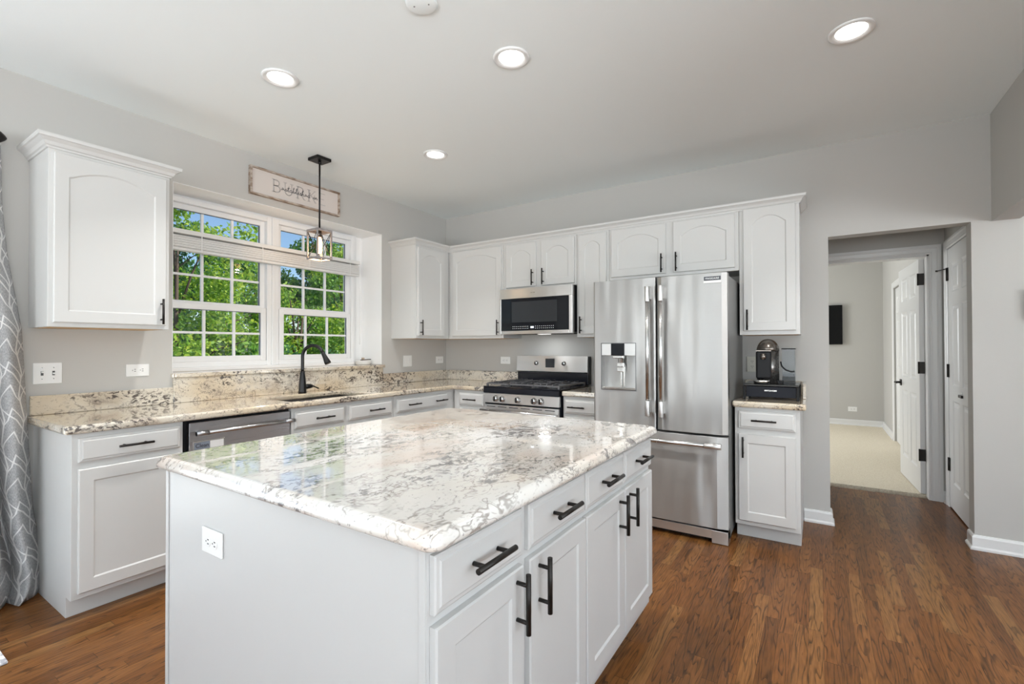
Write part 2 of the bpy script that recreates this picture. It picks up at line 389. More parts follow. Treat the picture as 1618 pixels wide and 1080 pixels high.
class MB:
    def __init__(s): s.v = []; s.f = []; s.sm = []
    def add(s, vs, fs, smooth=False):
        k = len(s.v); s.v += [tuple(p) for p in vs]; s.f += [tuple(i+k for i in f) for f in fs]; s.sm += [smooth]*len(fs); return s
    def box(s, x0, x1, y0, y1, z0, z1):
        if x0 > x1: x0, x1 = x1, x0
        if y0 > y1: y0, y1 = y1, y0
        if z0 > z1: z0, z1 = z1, z0
        return s.add([(x0,y0,z0),(x1,y0,z0),(x1,y1,z0),(x0,y1,z0),(x0,y0,z1),(x1,y0,z1),(x1,y1,z1),(x0,y1,z1)],
              [(0,3,2,1),(4,5,6,7),(0,1,5,4),(1,2,6,5),(2,3,7,6),(3,0,4,7)])
    def obox(s, fr, u0, u1, w0, w1, n0, n1):
        ps = [fr(u,w,n) for n in (n0,n1) for u,w in ((u0,w0),(u1,w0),(u1,w1),(u0,w1))]
        return s.add(ps, [(0,3,2,1),(4,5,6,7),(0,1,5,4),(1,2,6,5),(2,3,7,6),(3,0,4,7)])
    def tube(s, pts, r, n=12, cap=True, smooth=True):
        pts = [Vector(p) for p in pts]
        rs = r if isinstance(r, (list, tuple)) else [r]*len(pts)
        prev = None; rings = []
        for i, p in enumerate(pts):
            t = (pts[min(i+1, len(pts)-1)] - pts[max(i-1, 0)]).normalized()
            if prev is None:
                a = Vector((0,0,1)) if abs(t.z) < .9 else Vector((1,0,0))
                x = t.cross(a).normalized()
            else: x = (prev - t*prev.dot(t)).normalized()
            prev = x; y = t.cross(x)
            rings.append([p + (x*math.cos(2*PI*k/n) + y*math.sin(2*PI*k/n))*rs[i] for k in range(n)])
        vs = [q for rg in rings for q in rg]; fs = []
        for i in range(len(rings)-1):
            for k in range(n):
                a, c = i*n+k, i*n+(k+1) % n; fs.append((a, c, c+n, a+n))
        s.add(vs, fs, smooth)
        if cap:
            k0 = len(s.v)-len(vs)
            s.f.append(tuple(k0+k for k in reversed(range(n)))); s.sm.append(False)
            s.f.append(tuple(k0+(len(rings)-1)*n+k for k in range(n))); s.sm.append(False)
        return s
    def lathe(s, prof, c, axis='z', n=32, smooth=True):
        vs = []; fs = []
        for r, h in prof:
            for k in range(n):
                a = 2*PI*k/n; p = (r*math.cos(a), r*math.sin(a), h)
                if axis == 'x': p = (h, p[0], p[1])
                elif axis == 'y': p = (p[0], h, p[1])
                elif axis == '-y': p = (p[0], -h, p[1])
                vs.append((p[0]+c[0], p[1]+c[1], p[2]+c[2]))
        for i in range(len(prof)-1):
            for k in range(n):
                a, d = i*n+k, i*n+(k+1) % n; fs.append((a, d, d+n, a+n))
        return s.add(vs, fs, smooth)
    def prism(s, poly, fr, n0, n1, smooth=False):
        k = len(poly); vs = [fr(u, w, n0) for u, w in poly] + [fr(u, w, n1) for u, w in poly]
        fs = [tuple(reversed(range(k))), tuple(range(k, 2*k))] + [(i, (i+1) % k, (i+1) % k+k, i+k) for i in range(k)]
        return s.add(vs, fs, smooth)
    def sweep(s, path, prof, z0):
        """path of (x,y); prof of (out,z); outward is to the right of travel; mitred"""
        path = [Vector(p) for p in path]; rings = []
        for i, p in enumerate(path):
            dirs = []
            if i > 0: dirs.append((path[i]-path[i-1]).normalized())
            if i < len(path)-1: dirs.append((path[i+1]-path[i]).normalized())
            ns = [Vector((d.y, -d.x)) for d in dirs]
            nn = ns[0] if len(ns) == 1 else (ns[0]+ns[1])/(1+ns[0].dot(ns[1]))
            rings.append([(p.x+nn.x*o, p.y+nn.y*o, z0+z) for o, z in prof])
        k = len(prof); vs = [q for r in rings for q in r]; fs = []
        for i in range(len(rings)-1):
            for j in range(k):
                a, c = i*k+j, i*k+(j+1) % k; fs.append((a, a+k, c+k, c))
        fs.append(tuple(range(k))); fs.append(tuple((len(rings)-1)*k+j for j in reversed(range(k))))
        return s.add(vs, fs)
    def build(s, name, m, parent=None, bevel=0, seg=2, fix=True):
        me = bpy.data.meshes.new(name)
        a = np.array(s.v, dtype=float); lo, hi = a.min(0), a.max(0)
        org = Vector(((lo[0]+hi[0])/2, (lo[1]+hi[1])/2, lo[2]))
        a = a - np.array(org)
        me.from_pydata([tuple(p) for p in a], [], s.f)
        me.polygons.foreach_set('use_smooth', s.sm)
        if fix:
            import bmesh
            bm = bmesh.new(); bm.from_mesh(me); bmesh.ops.recalc_face_normals(bm, faces=bm.faces); bm.to_mesh(me); bm.free()
        me.update()
        for q in (m if isinstance(m, (list, tuple)) else [m]): me.materials.append(q)
        o = bpy.data.objects.new(name, me); COL.objects.link(o)
        WORLDPOS[o.name] = org
        if parent:
            o.parent = parent; o.location = org - WORLDPOS[parent.name]
        else: o.location = org
        if bevel:
            b = o.modifiers.new('bevel', 'BEVEL'); b.width = bevel; b.segments = seg; b.limit_method = 'ANGLE'; b.angle_limit = math.radians(40)
            b.harden_normals = False
        return o
def struct(o): o['kind'] = 'structure'; return o
def stuff(o): o['kind'] = 'stuff'; return o

def frameX(x, y0, z0):   # faces +x, u runs +y
    return lambda u, w, n: (x+n, y0+u, z0+w)
def frameY(y, x0, z0):   # faces -y, u runs +x
    return lambda u, w, n: (x0+u, y-n, z0+w)

def text_obj(s, size, fr, name, m, parent, depth=.001, align='CENTER', shear=0, n0=0, sx=1):
    c = bpy.data.curves.new('t', 'FONT'); c.body = s; c.size = size; c.align_x = align; c.align_y = 'CENTER'; c.shear = shear; c.extrude = depth
    o = bpy.data.objects.new('t', c); COL.objects.link(o)
    bpy.context.view_layer.update()
    me = bpy.data.meshes.new_from_object(o.evaluated_get(bpy.context.evaluated_depsgraph_get()))
    b = MB(); b.add([fr(v.co.x*sx, v.co.y, n0+v.co.z) for v in me.vertices], [tuple(p.vertices) for p in me.polygons])
    bpy.data.objects.remove(o); bpy.data.curves.remove(c); bpy.data.meshes.remove(me)
    return b.build(name, m, parent)

# ------------------------------------------------------------------ room shell
H = 2.723
b = MB(); b.box(-.3, 8.3, -8.1, 1.12, -.1, 0); struct(b.build('floor', FLOOR))
b = MB(); b.box(-.45, 8.4, -8.35, .12, H, H+.15); struct(b.build('ceiling', CEIL))
# left (sink) wall: window recess y -2.705..-.94, z 1.08..2.363 ; patio door y -5.7..-3.8
b = MB()
b.box(-.36, 0, -.94, .12, 0, H); b.box(-.36, 0, -3.72, -2.705, 0, H)
b.box(-.36, 0, -2.705, -.94, 0, 1.08); b.box(-.36, 0, -2.705, -.94, 2.363, H)
b.box(-.36, 0, -5.75, -3.72, 2.08, H); b.box(-.36, 0, -8.2, -5.75, 0, H)
struct(b.build('wall_left', WALL))
# white painted recess lining
b = MB()
b.box(-.295, -.0005, -.941, -.944+.0005, 1.11, 2.362)
b.box(-.295, -.0005, -2.704, -2.701, 1.11, 2.362)
b.box(-.295, -.0005, -2.704, -.941, 2.359, 2.3625)
b.box(-.298, -.290, -1.04, -.941, 1.11, 2.362)
struct(b.build('trim_1', RECESS))
# back (range) wall with the hall opening x 3.60..4.353, z..2.062
b = MB()
b.box(0, 3.600, 0, .12, 0, H); b.box(3.600, 4.353, 0, .12, 2.062, H); b.box(4.353, 8.2, 0, .12, 0, H)
struct(b.build('wall_back', WALL))
# header over the wide opening on the right
b = MB(); b.box(4.446, 4.572, -2.6, -.0005, 2.052, H-.0005); b.box(4.446, 4.572, -2.72, -2.6, .0005, H-.0005); struct(b.build('wall_right', WALL))
b = MB(); b.box(8.2, 8.35, -8.2, -6.85, 0, H); b.box(8.2, 8.35, -1.75, .12, 0, H); b.box(8.2, 8.35, -6.85, -1.75, 0, .5); b.box(8.2, 8.35, -6.85, -1.75, 2.45, H); struct(b.build('wall_far_right', WALL))
b = MB()
for i in range(5): b.box(8.22, 8.28, -6.85+i*1.275-(.03 if i else 0), -6.85+i*1.275+(.03 if i < 4 else 0), .5, 2.45)
b.box(8.22, 8.28, -6.85, -1.75, .5, .56); b.box(8.22, 8.28, -6.85, -1.75, 2.39, 2.45); struct(b.build('added_window_4', VINYL))  # unseen windows, added to light the room from the side
# rear wall; its unseen bank of windows is added to let light in
b = MB(); b.box(-.3, .2, -8.25, -8.1, 0, H); b.box(7.6, 8.2, -8.25, -8.1, 0, H); b.box(.2, 7.6, -8.25, -8.1, 0, .3); b.box(.2, 7.6, -8.25, -8.1, 2.42, H)
struct(b.build('wall_rear', WALL))
b = MB()
for i in range(6):
    x = .2 + i*1.48
    b.box(x-(.04 if i else 0), x+(.04 if i < 5 else 0), -8.22, -8.14, .3, 2.42)
b.box(.2, 7.6, -8.22, -8.14, .3, .37); b.box(.2, 7.6, -8.22, -8.14, 2.35, 2.42)
struct(b.build('added_window_3', VINYL))
b = MB(); b.box(-.2, -.12, -5.75, -5.68, 0, 2.08); b.box(-.2, -.12, -3.79, -3.72, 0, 2.08); b.box(-.2, -.12, -4.79, -4.71, 0, 2.08); b.box(-.2, -.12, -5.75, -3.72, 2.0, 2.08)
struct(b.build('door_3', VINYL))

# hall
HB = 1.09
b = MB(); b.box(3.2, 3.49, HB, HB+.12, 0, 2.5); b.box(3.49, 4.312, HB, HB+.12, 2.036, 2.5); b.box(4.312, 4.53, HB, HB+.12, 0, 2.5)
struct(b.build('wall_hall_back', WALL))
b = MB(); b.box(4.41, 4.53, .955, HB, 0, 2.5); b.box(4.41, 4.53, .12, .2, 0, 2.5); b.box(4.41, 4.53, .2, .955, 2.045, 2.5); b.box(4.53, 4.56, .12, 1.2, 0, 2.5)
struct(b.build('wall_hall_right', WALL))
b = MB(); b.box(3.08, 3.2, .12, HB+.12, 0, 2.5); struct(b.build('wall_hall_left', WALL))
b = MB(); b.box(3.08, 4.56, .1201, HB+.13, 2.5, 2.6); struct(b.build('ceiling_hall', CEIL))

def casing(name, path, wid=.075, proud=.018, axis='y', face=0, sgn=-1):
    """door casing as an inverted U; path in (u, z) of the opening edge"""
    (u0, u1, zt) = path
    b = MB()
    prof = [(0.0, .008), (.012, .013), (.02, .011), (.045, .013), (.055, proud), (wid, proud), (wid, 0), (0, 0)]
    def P(u, z, n):
        return (u, face+sgn*n, z) if axis == 'y' else (face+sgn*n, u, z)
    rings = []
    for (uu, zz, du, dz) in ((u0, 0, -1, 0), (u0, zt, -1, 1), (u1, zt, 1, 1), (u1, 0, 1, 0)):
        rings.append([P(uu+du*o, zz+dz*o, n) for o, n in prof])
    k = len(prof); vs = [q for r in rings for q in r]; fs = []
    for i in range(3):
        for j in range(k):
            a, c = i*k+j, i*k+(j+1) % k; fs.append((a, a+k, c+k, c))
    fs += [tuple(range(k)), tuple(3*k+j for j in range(k))]
    b.add(vs, fs)
    return b
b = casing('c', (3.49, 4.312, 2.036), .075, .019, 'y', HB-.0004, -1)
b.box(4.297, 4.3115, HB-.004, HB+.124, 0, 2.036); b.box(3.4905, 3.505, HB-.004, HB+.124, 0, 2.036); b.box(3.49, 4.31, HB-.004, HB+.124, 2.022, 2.0355)
struct(b.build('trim_2', TRIM))
b = casing('c', (.2, .955, 2.045), .07, .018, 'x', 4.4096, -1)
struct(b.build('trim_3', TRIM))

# baseboards with a small shoe
BBP = [(0, 0), (.024, 0), (.024, .012), (.014, .022), (.014, .075), (.009, .088), (.003, .09), (0, .09)]
def baseboard(name, path):
    b = MB(); b.sweep(path, BBP, 0.0002); return struct(b.build(name, TRIM))
baseboard('baseboard_back', [(3.44, -.0003), (3.6003, -.0003), (3.6003, .11)])
baseboard('baseboard_right', [(4.3527, .11), (4.3527, -.0003), (8.19, -.0003)])
baseboard('baseboard_hall', [(4.386, HB-.0003), (4.4097, HB-.0003), (4.4097, 1.03)])

# bedroom beyond the hall
b = MB(); b.box(.9, 4.5, HB+.1201, 5.4, -.09, .012); o = b.build('floor_bedroom', CARPET); struct(o)
b = MB(); b.box(.9, 4.5, 5.225, 5.35, 0, 2.75); struct(b.build('wall_bedroom_back', WALL))
b = MB(); b.box(4.385, 4.5, 1.2101, 3.2, 0, 2.75); b.box(4.385, 4.5, 3.96, 5.225, 0, 2.75); b.box(4.385, 4.5, 3.2, 3.96, 2.04, 2.75); b.box(4.47, 4.5, 3.2, 3.96, 0, 2.04)
struct(b.build('wall_bedroom_right', WALL))
b = MB(); b.box(.78, .9, HB+.12, 2.6, 0, 2.75); b.box(.78, .9, 4.2, 5.35, 0, 2.75); b.box(.78, .9, 2.6, 4.2, 0, .8); b.box(.78, .9, 2.6, 4.2, 2.2, 2.75)
struct(b.build('wall_bedroom_left', WALL))
b = MB(); b.box(.78, 3.08, HB, HB+.12, 0, 2.75); struct(b.build('wall_bedroom_front', WALL))
b = MB(); b.box(.78, 4.5, HB+.13, 5.35, 2.75, 2.85); struct(b.build('ceiling_bedroom', CEIL))
b = casing('c', (3.2, 3.96, 2.04), .07, .016, 'x', 4.3846, -1); struct(b.build('trim_4', TRIM))
b = MB(); b.sweep([(.91, 5.2247), (4.3847, 5.2247), (4.3847, 4.035)], BBP, .012); struct(b.build('baseboard_bedroom', TRIM))

# six panel doors
def panel_door(fr, w, h, t, b):
    us = [0, .115, w/2-.045, w/2+.045, w-.115, w]
    ws = [0, .20, .84, .96, 1.58, 1.68, 1.90, h]
    for sgn, n0 in ((1, t), (-1, 0)):
        for i in range(5):
            for j in range(7):
                u0, u1, w0, w1 = us[i], us[i+1], ws[j], ws[j+1]
                if i in (1, 3) and j in (1, 3, 5):
                    L = [(0, 0), (.012, -.007), (.028, -.007), (.045, -.001)]
                    rg = [[fr(u0+o, w0+o, n0+sgn*d), fr(u1-o, w0+o, n0+sgn*d), fr(u1-o, w1-o, n0+sgn*d), fr(u0+o, w1-o, n0+sgn*d)] for o, d in L]
                    vs = [q for r in rg for q in r]; fs = []
                    for a in range(3):
                        for k in range(4): fs.append((a*4+k, a*4+(k+1) % 4, a*4+4+(k+1) % 4, a*4+4+k))
                    fs.append((12, 13, 14, 15)); b.add(vs, fs)
                else: b.add([fr(u0, w0, n0), fr(u1, w0, n0), fr(u1, w1, n0), fr(u0, w1, n0)], [(0, 1, 2, 3)])
    for q in (((0, 0), (w, 0)), ((w, 0), (w, h)), ((w, h), (0, h)), ((0, h), (0, 0))):
        (a, c), (d, e) = q
        b.add([fr(a, c, 0), fr(d, e, 0), fr(d, e, t), fr(a, c, t)], [(0, 1, 2, 3)])
    return b
def hinge(x, y, z, axis, parent):
    b = MB()
    if axis == 'x': b.box(x-.003, x, y-.02, y+.02, z-.05, z+.05)
    else: b.box(x-.02, x+.02, y-.003, y, z-.05, z+.05)
    return b
d4 = panel_door(lambda u, w, n: (4.4299-n, 3.215+u, .02+w), .73, 2.01, .03, MB()).build('door_4', TRIM); struct(d4)
# bedroom door swung open into the bedroom
ang = math.atan2(-.045, .83)
P0 = Vector((4.296, 1.205)); dU = Vector((-.045, .83)).normalized(); dN = Vector((-dU.y, dU.x))
frD = lambda u, w, n: (P0.x+dU.x*u+dN.x*n, P0.y+dU.y*u+dN.y*n, .018+w)
dr = panel_door(frD, .80, 2.0, .035, MB()).build('door_1', TRIM, None, fix=True); struct(dr)
for z in (1.845, 1.09, .345):
    b = MB(); b.box(4.2585, 4.2965, 1.1995, 1.2035, z-.05, z+.05)
    b.tube([(4.256, 1.2035, z-.051), (4.256, 1.2035, z+.051)], .0065, 8)
    b.build('hinge', BLACK, dr)
b = MB()
b.obox(frD, .70, .76, .87, .93, .0351, .043)
b.tube([frD(.73, .9, .04), frD(.73, .9, .085)], .011, 10); b.tube([frD(.735, .9, .083), frD(.64, .9, .085)], [.010, .008], 10)
b.build('door_handle', BLACK, dr, bevel=.002)
# closet door, closed, in the hall's right wall
frC = lambda u, w, n: (4.4298-.0-n, .205+u, .012+w)
dr = panel_door(frC, .745, 2.028, .025, MB()).build('door_2', TRIM); struct(dr)
for z in (1.845, 1.08, .34):
    b = MB(); b.box(4.4008, 4.4046, .927, .968, z-.052, z+.052); b.tube([(4.399, .951, z-.052), (4.399, .951, z+.052)], .007, 8)
    if z > 1.8: b.tube([(4.399, .951, z+.045), (4.385, .98, z+.045), (4.35, 1.03, z+.040)], .004, 8); b.lathe([(0, -.006), (.008, -.006), (.008, .006), (0, .006)], (4.35, 1.03, z+.04), n=10)
    b.build('hinge', BLACK, dr)
b = MB(); b.box(4.395, 4.4046, .53, .60, .925, .94); b.build('latch_plate', PLAST, dr, bevel=.002)
b = MB(); b.box(4.392, 4.4045, .515, .60, .898, .918); b.build('latch', BLACK, dr, bevel=.002)

# grey box added where an unseen object's shadow blurs on the wall
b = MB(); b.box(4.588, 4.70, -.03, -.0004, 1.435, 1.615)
o = b.build('shade_box', mat('shade_box_grey', (.45, .45, .46), .5), None, bevel=.006); tag(o, 'grey box standing in for a blurred shadow on the wall at the right edge', 'shade_box')

# ------------------------------------------------------------------ window
def sash(parent, name, x, y0, y1, z0, z1, bw, ys, zs, dark=False, bwb=None):
    b = MB()
    bwb = bwb or bw
    b.box(x-.018, x+.018, y0, y0+bw, z0, z1); b.box(x-.018, x+.018, y1-bw, y1, z0, z1)
    b.box(x-.018, x+.018, y0+bw, y1-bw, z1-bw, z1); b.box(x-.018, x+.018, y0+bw, y1-bw, z0, z0+bwb)
    o = b.build(name, VINYL, parent, bevel=.003)
    b = MB(); b.box(x-.003, x+.003, y0+bw-.004, y1-bw+.004, z0+bwb-.004, z1-bw+.004); b.build('pane', GLASS, o)
    b = MB()
    for y in ys: b.box(x-.008, x+.008, y-.009, y+.009, z0+bwb, z1-bw)
    for z in zs: b.box(x-.0075, x+.0075, y0+bw, y1-bw, z-.008, z+.008)
    b.build('muntin', VINYL, o)
    b = MB()
    g = .004
    b.box(x-.002, x+.0085, y1-bw-.005, y1-bw, z0+bwb, z1-bw); b.box(x-.002, x+.0085, y0+bw, y1-bw, z1-bw-.004, z1-bw)
    b.build('gasket', mat('gasket_grey', (.12, .13, .16), .5), o)
    return o
def window_unit(name, y0, y1):
    root = bpy.data.objects.new(name, None); COL.objects.link(root); root.location = (-.27, (y0+y1)/2, 1.13); WORLDPOS[root.name] = Vector(root.location)
    struct(root)
    b = MB(); f = .038
    b.box(-.30, -.215, y0, y0+f, 1.135, 2.335); b.box(-.30, -.215, y1-f, y1, 1.135, 2.335)
    b.box(-.30, -.215, y0+f, y1-f, 2.298, 2.335); b.box(-.30, -.215, y0+f, y1-f, 1.135, 1.172)
    b.build('window_frame', VINYL, root, bevel=.004)
    a0, a1 = y0+f, y1-f
    gw0, gw1 = a0+.038, a1-.038
    w = gw1-gw0
    sash(root, 'upper_sash', -.268, a0, a1, 1.575, 2.298, .038, [gw0+w/3, gw0+2*w/3], [1.80, 2.03])
    sash(root, 'lower_sash', -.236, a0+.005, a1-.005, 1.172, 1.595, .042, [gw0+w/3, gw0+2*w/3], [1.385])
    return root
window_unit('window_1', -2.70, -1.912)
window_unit('window_2', -1.888, -1.10+.012)
b = MB(); b.box(-.295, -.205, -1.912, -1.888, 1.135, 2.335)
b.box(-.295, -.26, -1.088, -1.03, 1.135, 2.335)
b.box(-.295, -.262, -2.70, -1.03, 2.335, 2.362)
b.box(-.295, -.195, -2.70, -1.035, 1.108, 1.135)
struct(b.build('trim_5', VINYL, None, bevel=.003))

# blind pulled up across the sashes
t = thing('window_blind', 'raised white horizontal blind hanging across the middle of the window above the sink', 'blind', (-.17, -1.89, 1.95))
b = MB(); b.box(-.205, -.135, -2.69, -1.085, 2.062, 2.094); b.box(-.212, -.205+.006, -2.69, -1.055, 2.045, 2.105); b.build('valance', BLINDM, t, bevel=.004)
b = MB()
for i in range(14):
    z = 1.9695 + i*.0056
    dx = .003*math.sin(i*2.1)
    b.box(-.200+dx, -.140+dx, -2.685, -1.09, z, z+.0048)
b.build('slat_stack', BLINDM, t)
b = MB(); b.box(-.198, -.142, -2.685, -1.09, 1.948, 1.968); b.build('bottom_rail', BLINDM, t, bevel=.004)
for y in (-2.47, -2.03, -1.62, -1.2):
    b = MB(); b.box(-.1365, -.1345, y-.003, y+.003, 1.950, 2.062); b.build('ladder_tape', PLAST, t)
b = MB(); b.tube([(-.135, -1.10, 2.04), (-.128, -1.10, 1.95), (-.128, -1.098, 1.30)], .0022, 6); b.build('pull_cord', PLAST, t)

# ------------------------------------------------------------------ doors and drawers of the cabinets
def arch_door(parent, fr, w, h, m=CAB, arch=True, name='door', t=.019, st=.055, rail=.058, A=None, slab=False):
    b = MB(); N = 16
    if slab:
        inner = None
    e = .004 if not slab else .004
    if arch:
        A = A or min(.055, .16*w+.005)
        zs = h-rail-A
        inner = [(st, rail), (w-st, rail), (w-st, zs)]
        pts = []
        for i in range(N+1):
            s_ = 1-i/N; c = (2*s_-1)
            uu = st + (w-2*st)*(.05+.90*s_)
            pts.append((uu, zs + .006 + (A-.006)*(1-abs(c)**2.0)))
        inner += pts + [(st, zs)]
        outer = [(0, 0), (w, 0), (w, h)] + [(min(max(p[0], 0), w), h) for p in pts] + [(0, h)]
    else:
        inner = [(st, rail), (w-st, rail), (w-st, h-rail), (st, h-rail)]
        outer = [(0, 0), (w, 0), (w, h), (0, h)]
    k = len(inner)
    def inset(P, d):
        o = []
        for u, v in P:
            uu = u + d if u < w*.02+ (st if P is inner else 0)+.001 else (u - d if u > w-(st if P is inner else 0)-.001-w*.02 else u)
            vv = v + d if v < h*.3 else v - d
            o.append((min(max(uu, 0), w), vv))
        return o
    def insO(d): return [(min(max(u, d), w-d), min(max(v, d), h-d)) for u, v in outer]
    if slab:
        o2 = [(0, 0), (w, 0), (w, h), (0, h)]
        L = [(0, 0), (0, t-.007), (.004, t-.004), (.012, t-.003), (.016, t)] if slab == 'profile' else [(0, 0), (0, t-.004), (.004, t)]
        vs = []
        for d, n in L: vs += [fr(d, d, n), fr(w-d, d, n), fr(w-d, h-d, n), fr(d, h-d, n)]
        fs = [(0, 3, 2, 1)]
        for a in range(len(L)-1):
            for q in range(4): fs.append((a*4+q, a*4+(q+1) % 4, a*4+4+(q+1) % 4, a*4+4+q))
        a = (len(L)-1)*4; fs.append((a, a+1, a+2, a+3)); b.add(vs, fs)
        return b.build(name, m, parent)
    loops = [([(u, v) for u, v in outer], 0), (outer, t-.004), (insO(.004), t), (inner, t), (inset(inner, .007), t-.0055), (inset(inner, .010), t-.0055)]
    vs = []
    for L, n in loops: vs += [fr(u, v, n) for u, v in L]
    fs = []
    for a in range(len(loops)-1):
        for q in range(k): fs.append((a*k+q, a*k+(q+1) % k, (a+1)*k+(q+1) % k, (a+1)*k+q))
    fs.append(tuple((len(loops)-1)*k+q for q in range(k))); fs.append(tuple(reversed(range(k))))
    b.add(vs, fs)
    return b.build(name, m, parent)

def pull(parent, fr, u, w, L, vertical, r=.006, off=.034, t=.019, m=BLACK):
    b = MB()
    d = L/2
    if vertical:
        b.tube([fr(u, w-d, t+off), fr(u, w+d, t+off)], r, 12)
        for s_ in (-.62, .62): b.tube([fr(u, w+s_*d, t-.001), fr(u, w+s_*d, t+off)], r*.8, 10)
    else:
        b.tube([fr(u-d, w, t+off), fr(u+d, w, t+off)], r, 12)
        for s_ in (-.62, .62): b.tube([fr(u+s_*d, w, t-.001), fr(u+s_*d, w, t+off)], r*.8, 10)
    return b.build('handle', m, parent)

# ------------------------------------------------------------------ upper cabinets
def upper(label, x0, x1, y0, y1, z0, z1, doors, face, raw=True):
    """face 'x': front at x1 facing +x ; 'y': front at y0 facing -y. doors: (a0,a1,z0,z1, handle_side)"""
    t = thing('upper_cabinet', label, 'cabinet', ((x0+x1)/2, (y0+y1)/2, z0), 'white upper cabinets')
    b = MB(); b.box(x0, x1, y0, y1, z0+.0, z1); b.build('cabinet_body', CAB, t, bevel=.0015)
    if raw:
        b = MB(); b.box(x0+.015, x1-.015 - (.02 if face == 'x' else 0), y0+(.035 if face == 'y' else .02), y1-.015, z0-.0012, z0-.0002); b.build('bottom_panel', RAW, t)
    for (a0, a1, d0, d1, hs) in doors:
        fr = frameX(x1+.0005, a0, d0) if face == 'x' else frameY(y0-.0005, a0, d0)
        w = a1-a0
        d = arch_door(t, fr, w, d1-d0, CAB, True)
        if hs: pull(d, fr, .027 if hs == 'L' else w-.027, .073+.005, .145, True)
    return t
upper('white arched-panel upper cabinet left of the window, beside the curtain', .0005, .33, -3.375, -2.852, 1.383, 2.29, [(-3.357, -2.872, 1.405, 2.256, 'R')], 'x')
upper('white upper cabinet right of the window on the sink wall, in the room corner', .0005, .33, -.820, -.345, 1.358, 2.268, [(-.803, -.425, 1.384, 2.232, 'L')], 'x')
upper('wide one-door white upper cabinet in the corner, left of the microwave', .0005, 1.004, -.33, -.0005, 1.358, 2.268, [(.385, .987, 1.384, 2.244, 'R')], 'y')
upper('short two-door white upper cabinet directly above the microwave', 1.006, 1.774, -.33, -.0005, 1.816, 2.268, [(1.046, 1.372, 1.832, 2.237, 'R'), (1.428, 1.755, 1.832, 2.237, 'L')], 'y', False)
upper('tall narrow white upper cabinet between microwave and refrigerator', 1.776, 2.072, -.33, -.0005, 1.358, 2.268, [(1.797, 2.050, 1.384, 2.237, 'L')], 'y')
upper('short two-door white upper cabinet above the refrigerator', 2.074, 3.058, -.33, -.0005, 1.826, 2.268, [(2.094, 2.540, 1.848, 2.240, 'R'), (2.597, 3.032, 1.848, 2.240, 'L')], 'y', False)
upper('white upper cabinet above the coffee machine, last at the right of the row', 3.060, 3.432, -.33, -.0005, 1.358, 2.268, [(3.086, 3.410, 1.386, 2.256, 'L')], 'y')
CROWN = [(0, 0), (.006, 0), (.008, .008), (.014, .012), (.020, .026), (.034, .038), (.040, .040), (.042, .050), (.042, .056), (0, .056)]
b = MB(); b.sweep([(.0005, -3.375), (.33, -3.375), (.33, -2.852), (.0005, -2.852)], [(a*1.15, c*1.1) for a, c in CROWN], 2.273)
o = b.build('crown_molding', CAB); tag(o, 'white crown moulding on top of the upper cabinet by the curtain', 'moulding')
b = MB(); b.sweep([(.0005, -.820), (.33, -.820), (.33, -.33), (3.432, -.33), (3.432, -.0005)], CROWN, 2.252)
o = b.build('crown_molding', CAB); tag(o, 'long white crown moulding along the row of cabinets over range and refrigerator', 'moulding')

# ------------------------------------------------------------------ base cabinets
def base(label, x0, x1, y0, y1, face, fronts, ztop=.873, toe=True, group='white base cabinets along the walls', hollow=False):
    t = thing('base_cabinet', label, 'cabinet', ((x0+x1)/2, (y0+y1)/2, 0), group)
    b = MB()
    if hollow:     # open box that leaves room for the sink bowl
        b.box(x0, x1-.07, y0, y1, 0, .098); b.box(x0, x1, y0, y1, .098, .60)
        b.box(x0, x1, y0, y0+.018, .60, ztop); b.box(x0, x1, y1-.018, y1, .60, ztop); b.box(x1-.018, x1, y0+.018, y1-.018, .60, ztop)
    elif face == 'x':
        fr = lambda u, w, n: (n, u, w)
        poly_ = [(x0, 0), (x1-.07, 0), (x1-.07, .098), (x1, .098), (x1, ztop), (x0, ztop)]
        b.add([(p[0], y, p[1]) for y in (y0, y1) for p in poly_], [tuple(range(6)), tuple(range(6, 12))]+[(i, (i+1) % 6, (i+1) % 6+6, i+6) for i in range(6)])
    else:
        poly_ = [(y1, 0), (y0+.07, 0), (y0+.07, .098), (y0, .098), (y0, ztop), (y1, ztop)]
        b.add([(x, p[0], p[1]) for x in (x0, x1) for p in poly_], [tuple(range(6)), tuple(range(6, 12))]+[(i, (i+1) % 6, (i+1) % 6+6, i+6) for i in range(6)])
    body = b.build('cabinet_body', CAB, t, bevel=.0015)
    for (kind, a0, a1, d0, d1, hs) in fronts:
        fr = frameX(x1+.0005, a0, d0) if face == 'x' else frameY(y0-.0005, a0, d0)
        w, h = a1-a0, d1-d0
        if kind == 'drawer':
            d = arch_door(t, fr, w, h, CAB, slab='profile', name='drawer')
            for c in (hs or []): pull(d, fr, c-a0, h/2, .145, False)
        else:
            d = arch_door(t, fr, w, h, CAB, False)
            if hs: pull(d, fr, .03 if hs == 'L' else w-.03, h-.085, .135, True)
    return t
base('white base cabinet at the left end of the sink counter, beside the curtain', .0005, .61, -3.352, -2.892, 'x',
     [('drawer', -3.330, -2.908, .738, .852, [-3.115]), ('door', -3.330, -2.908, .126, .706, None)])
base('white sink base cabinet with two false drawer fronts below the faucet', .0005, .61, -2.257, -1.365, 'x',
     [('drawer', -2.240, -1.848, .735, .848, [-2.03]), ('drawer', -1.806, -1.388, .735, .848, [-1.57]), ('door', -2.240, -1.848, .126, .706, 'R'), ('door', -1.806, -1.388, .126, .706, 'L')], hollow=True)
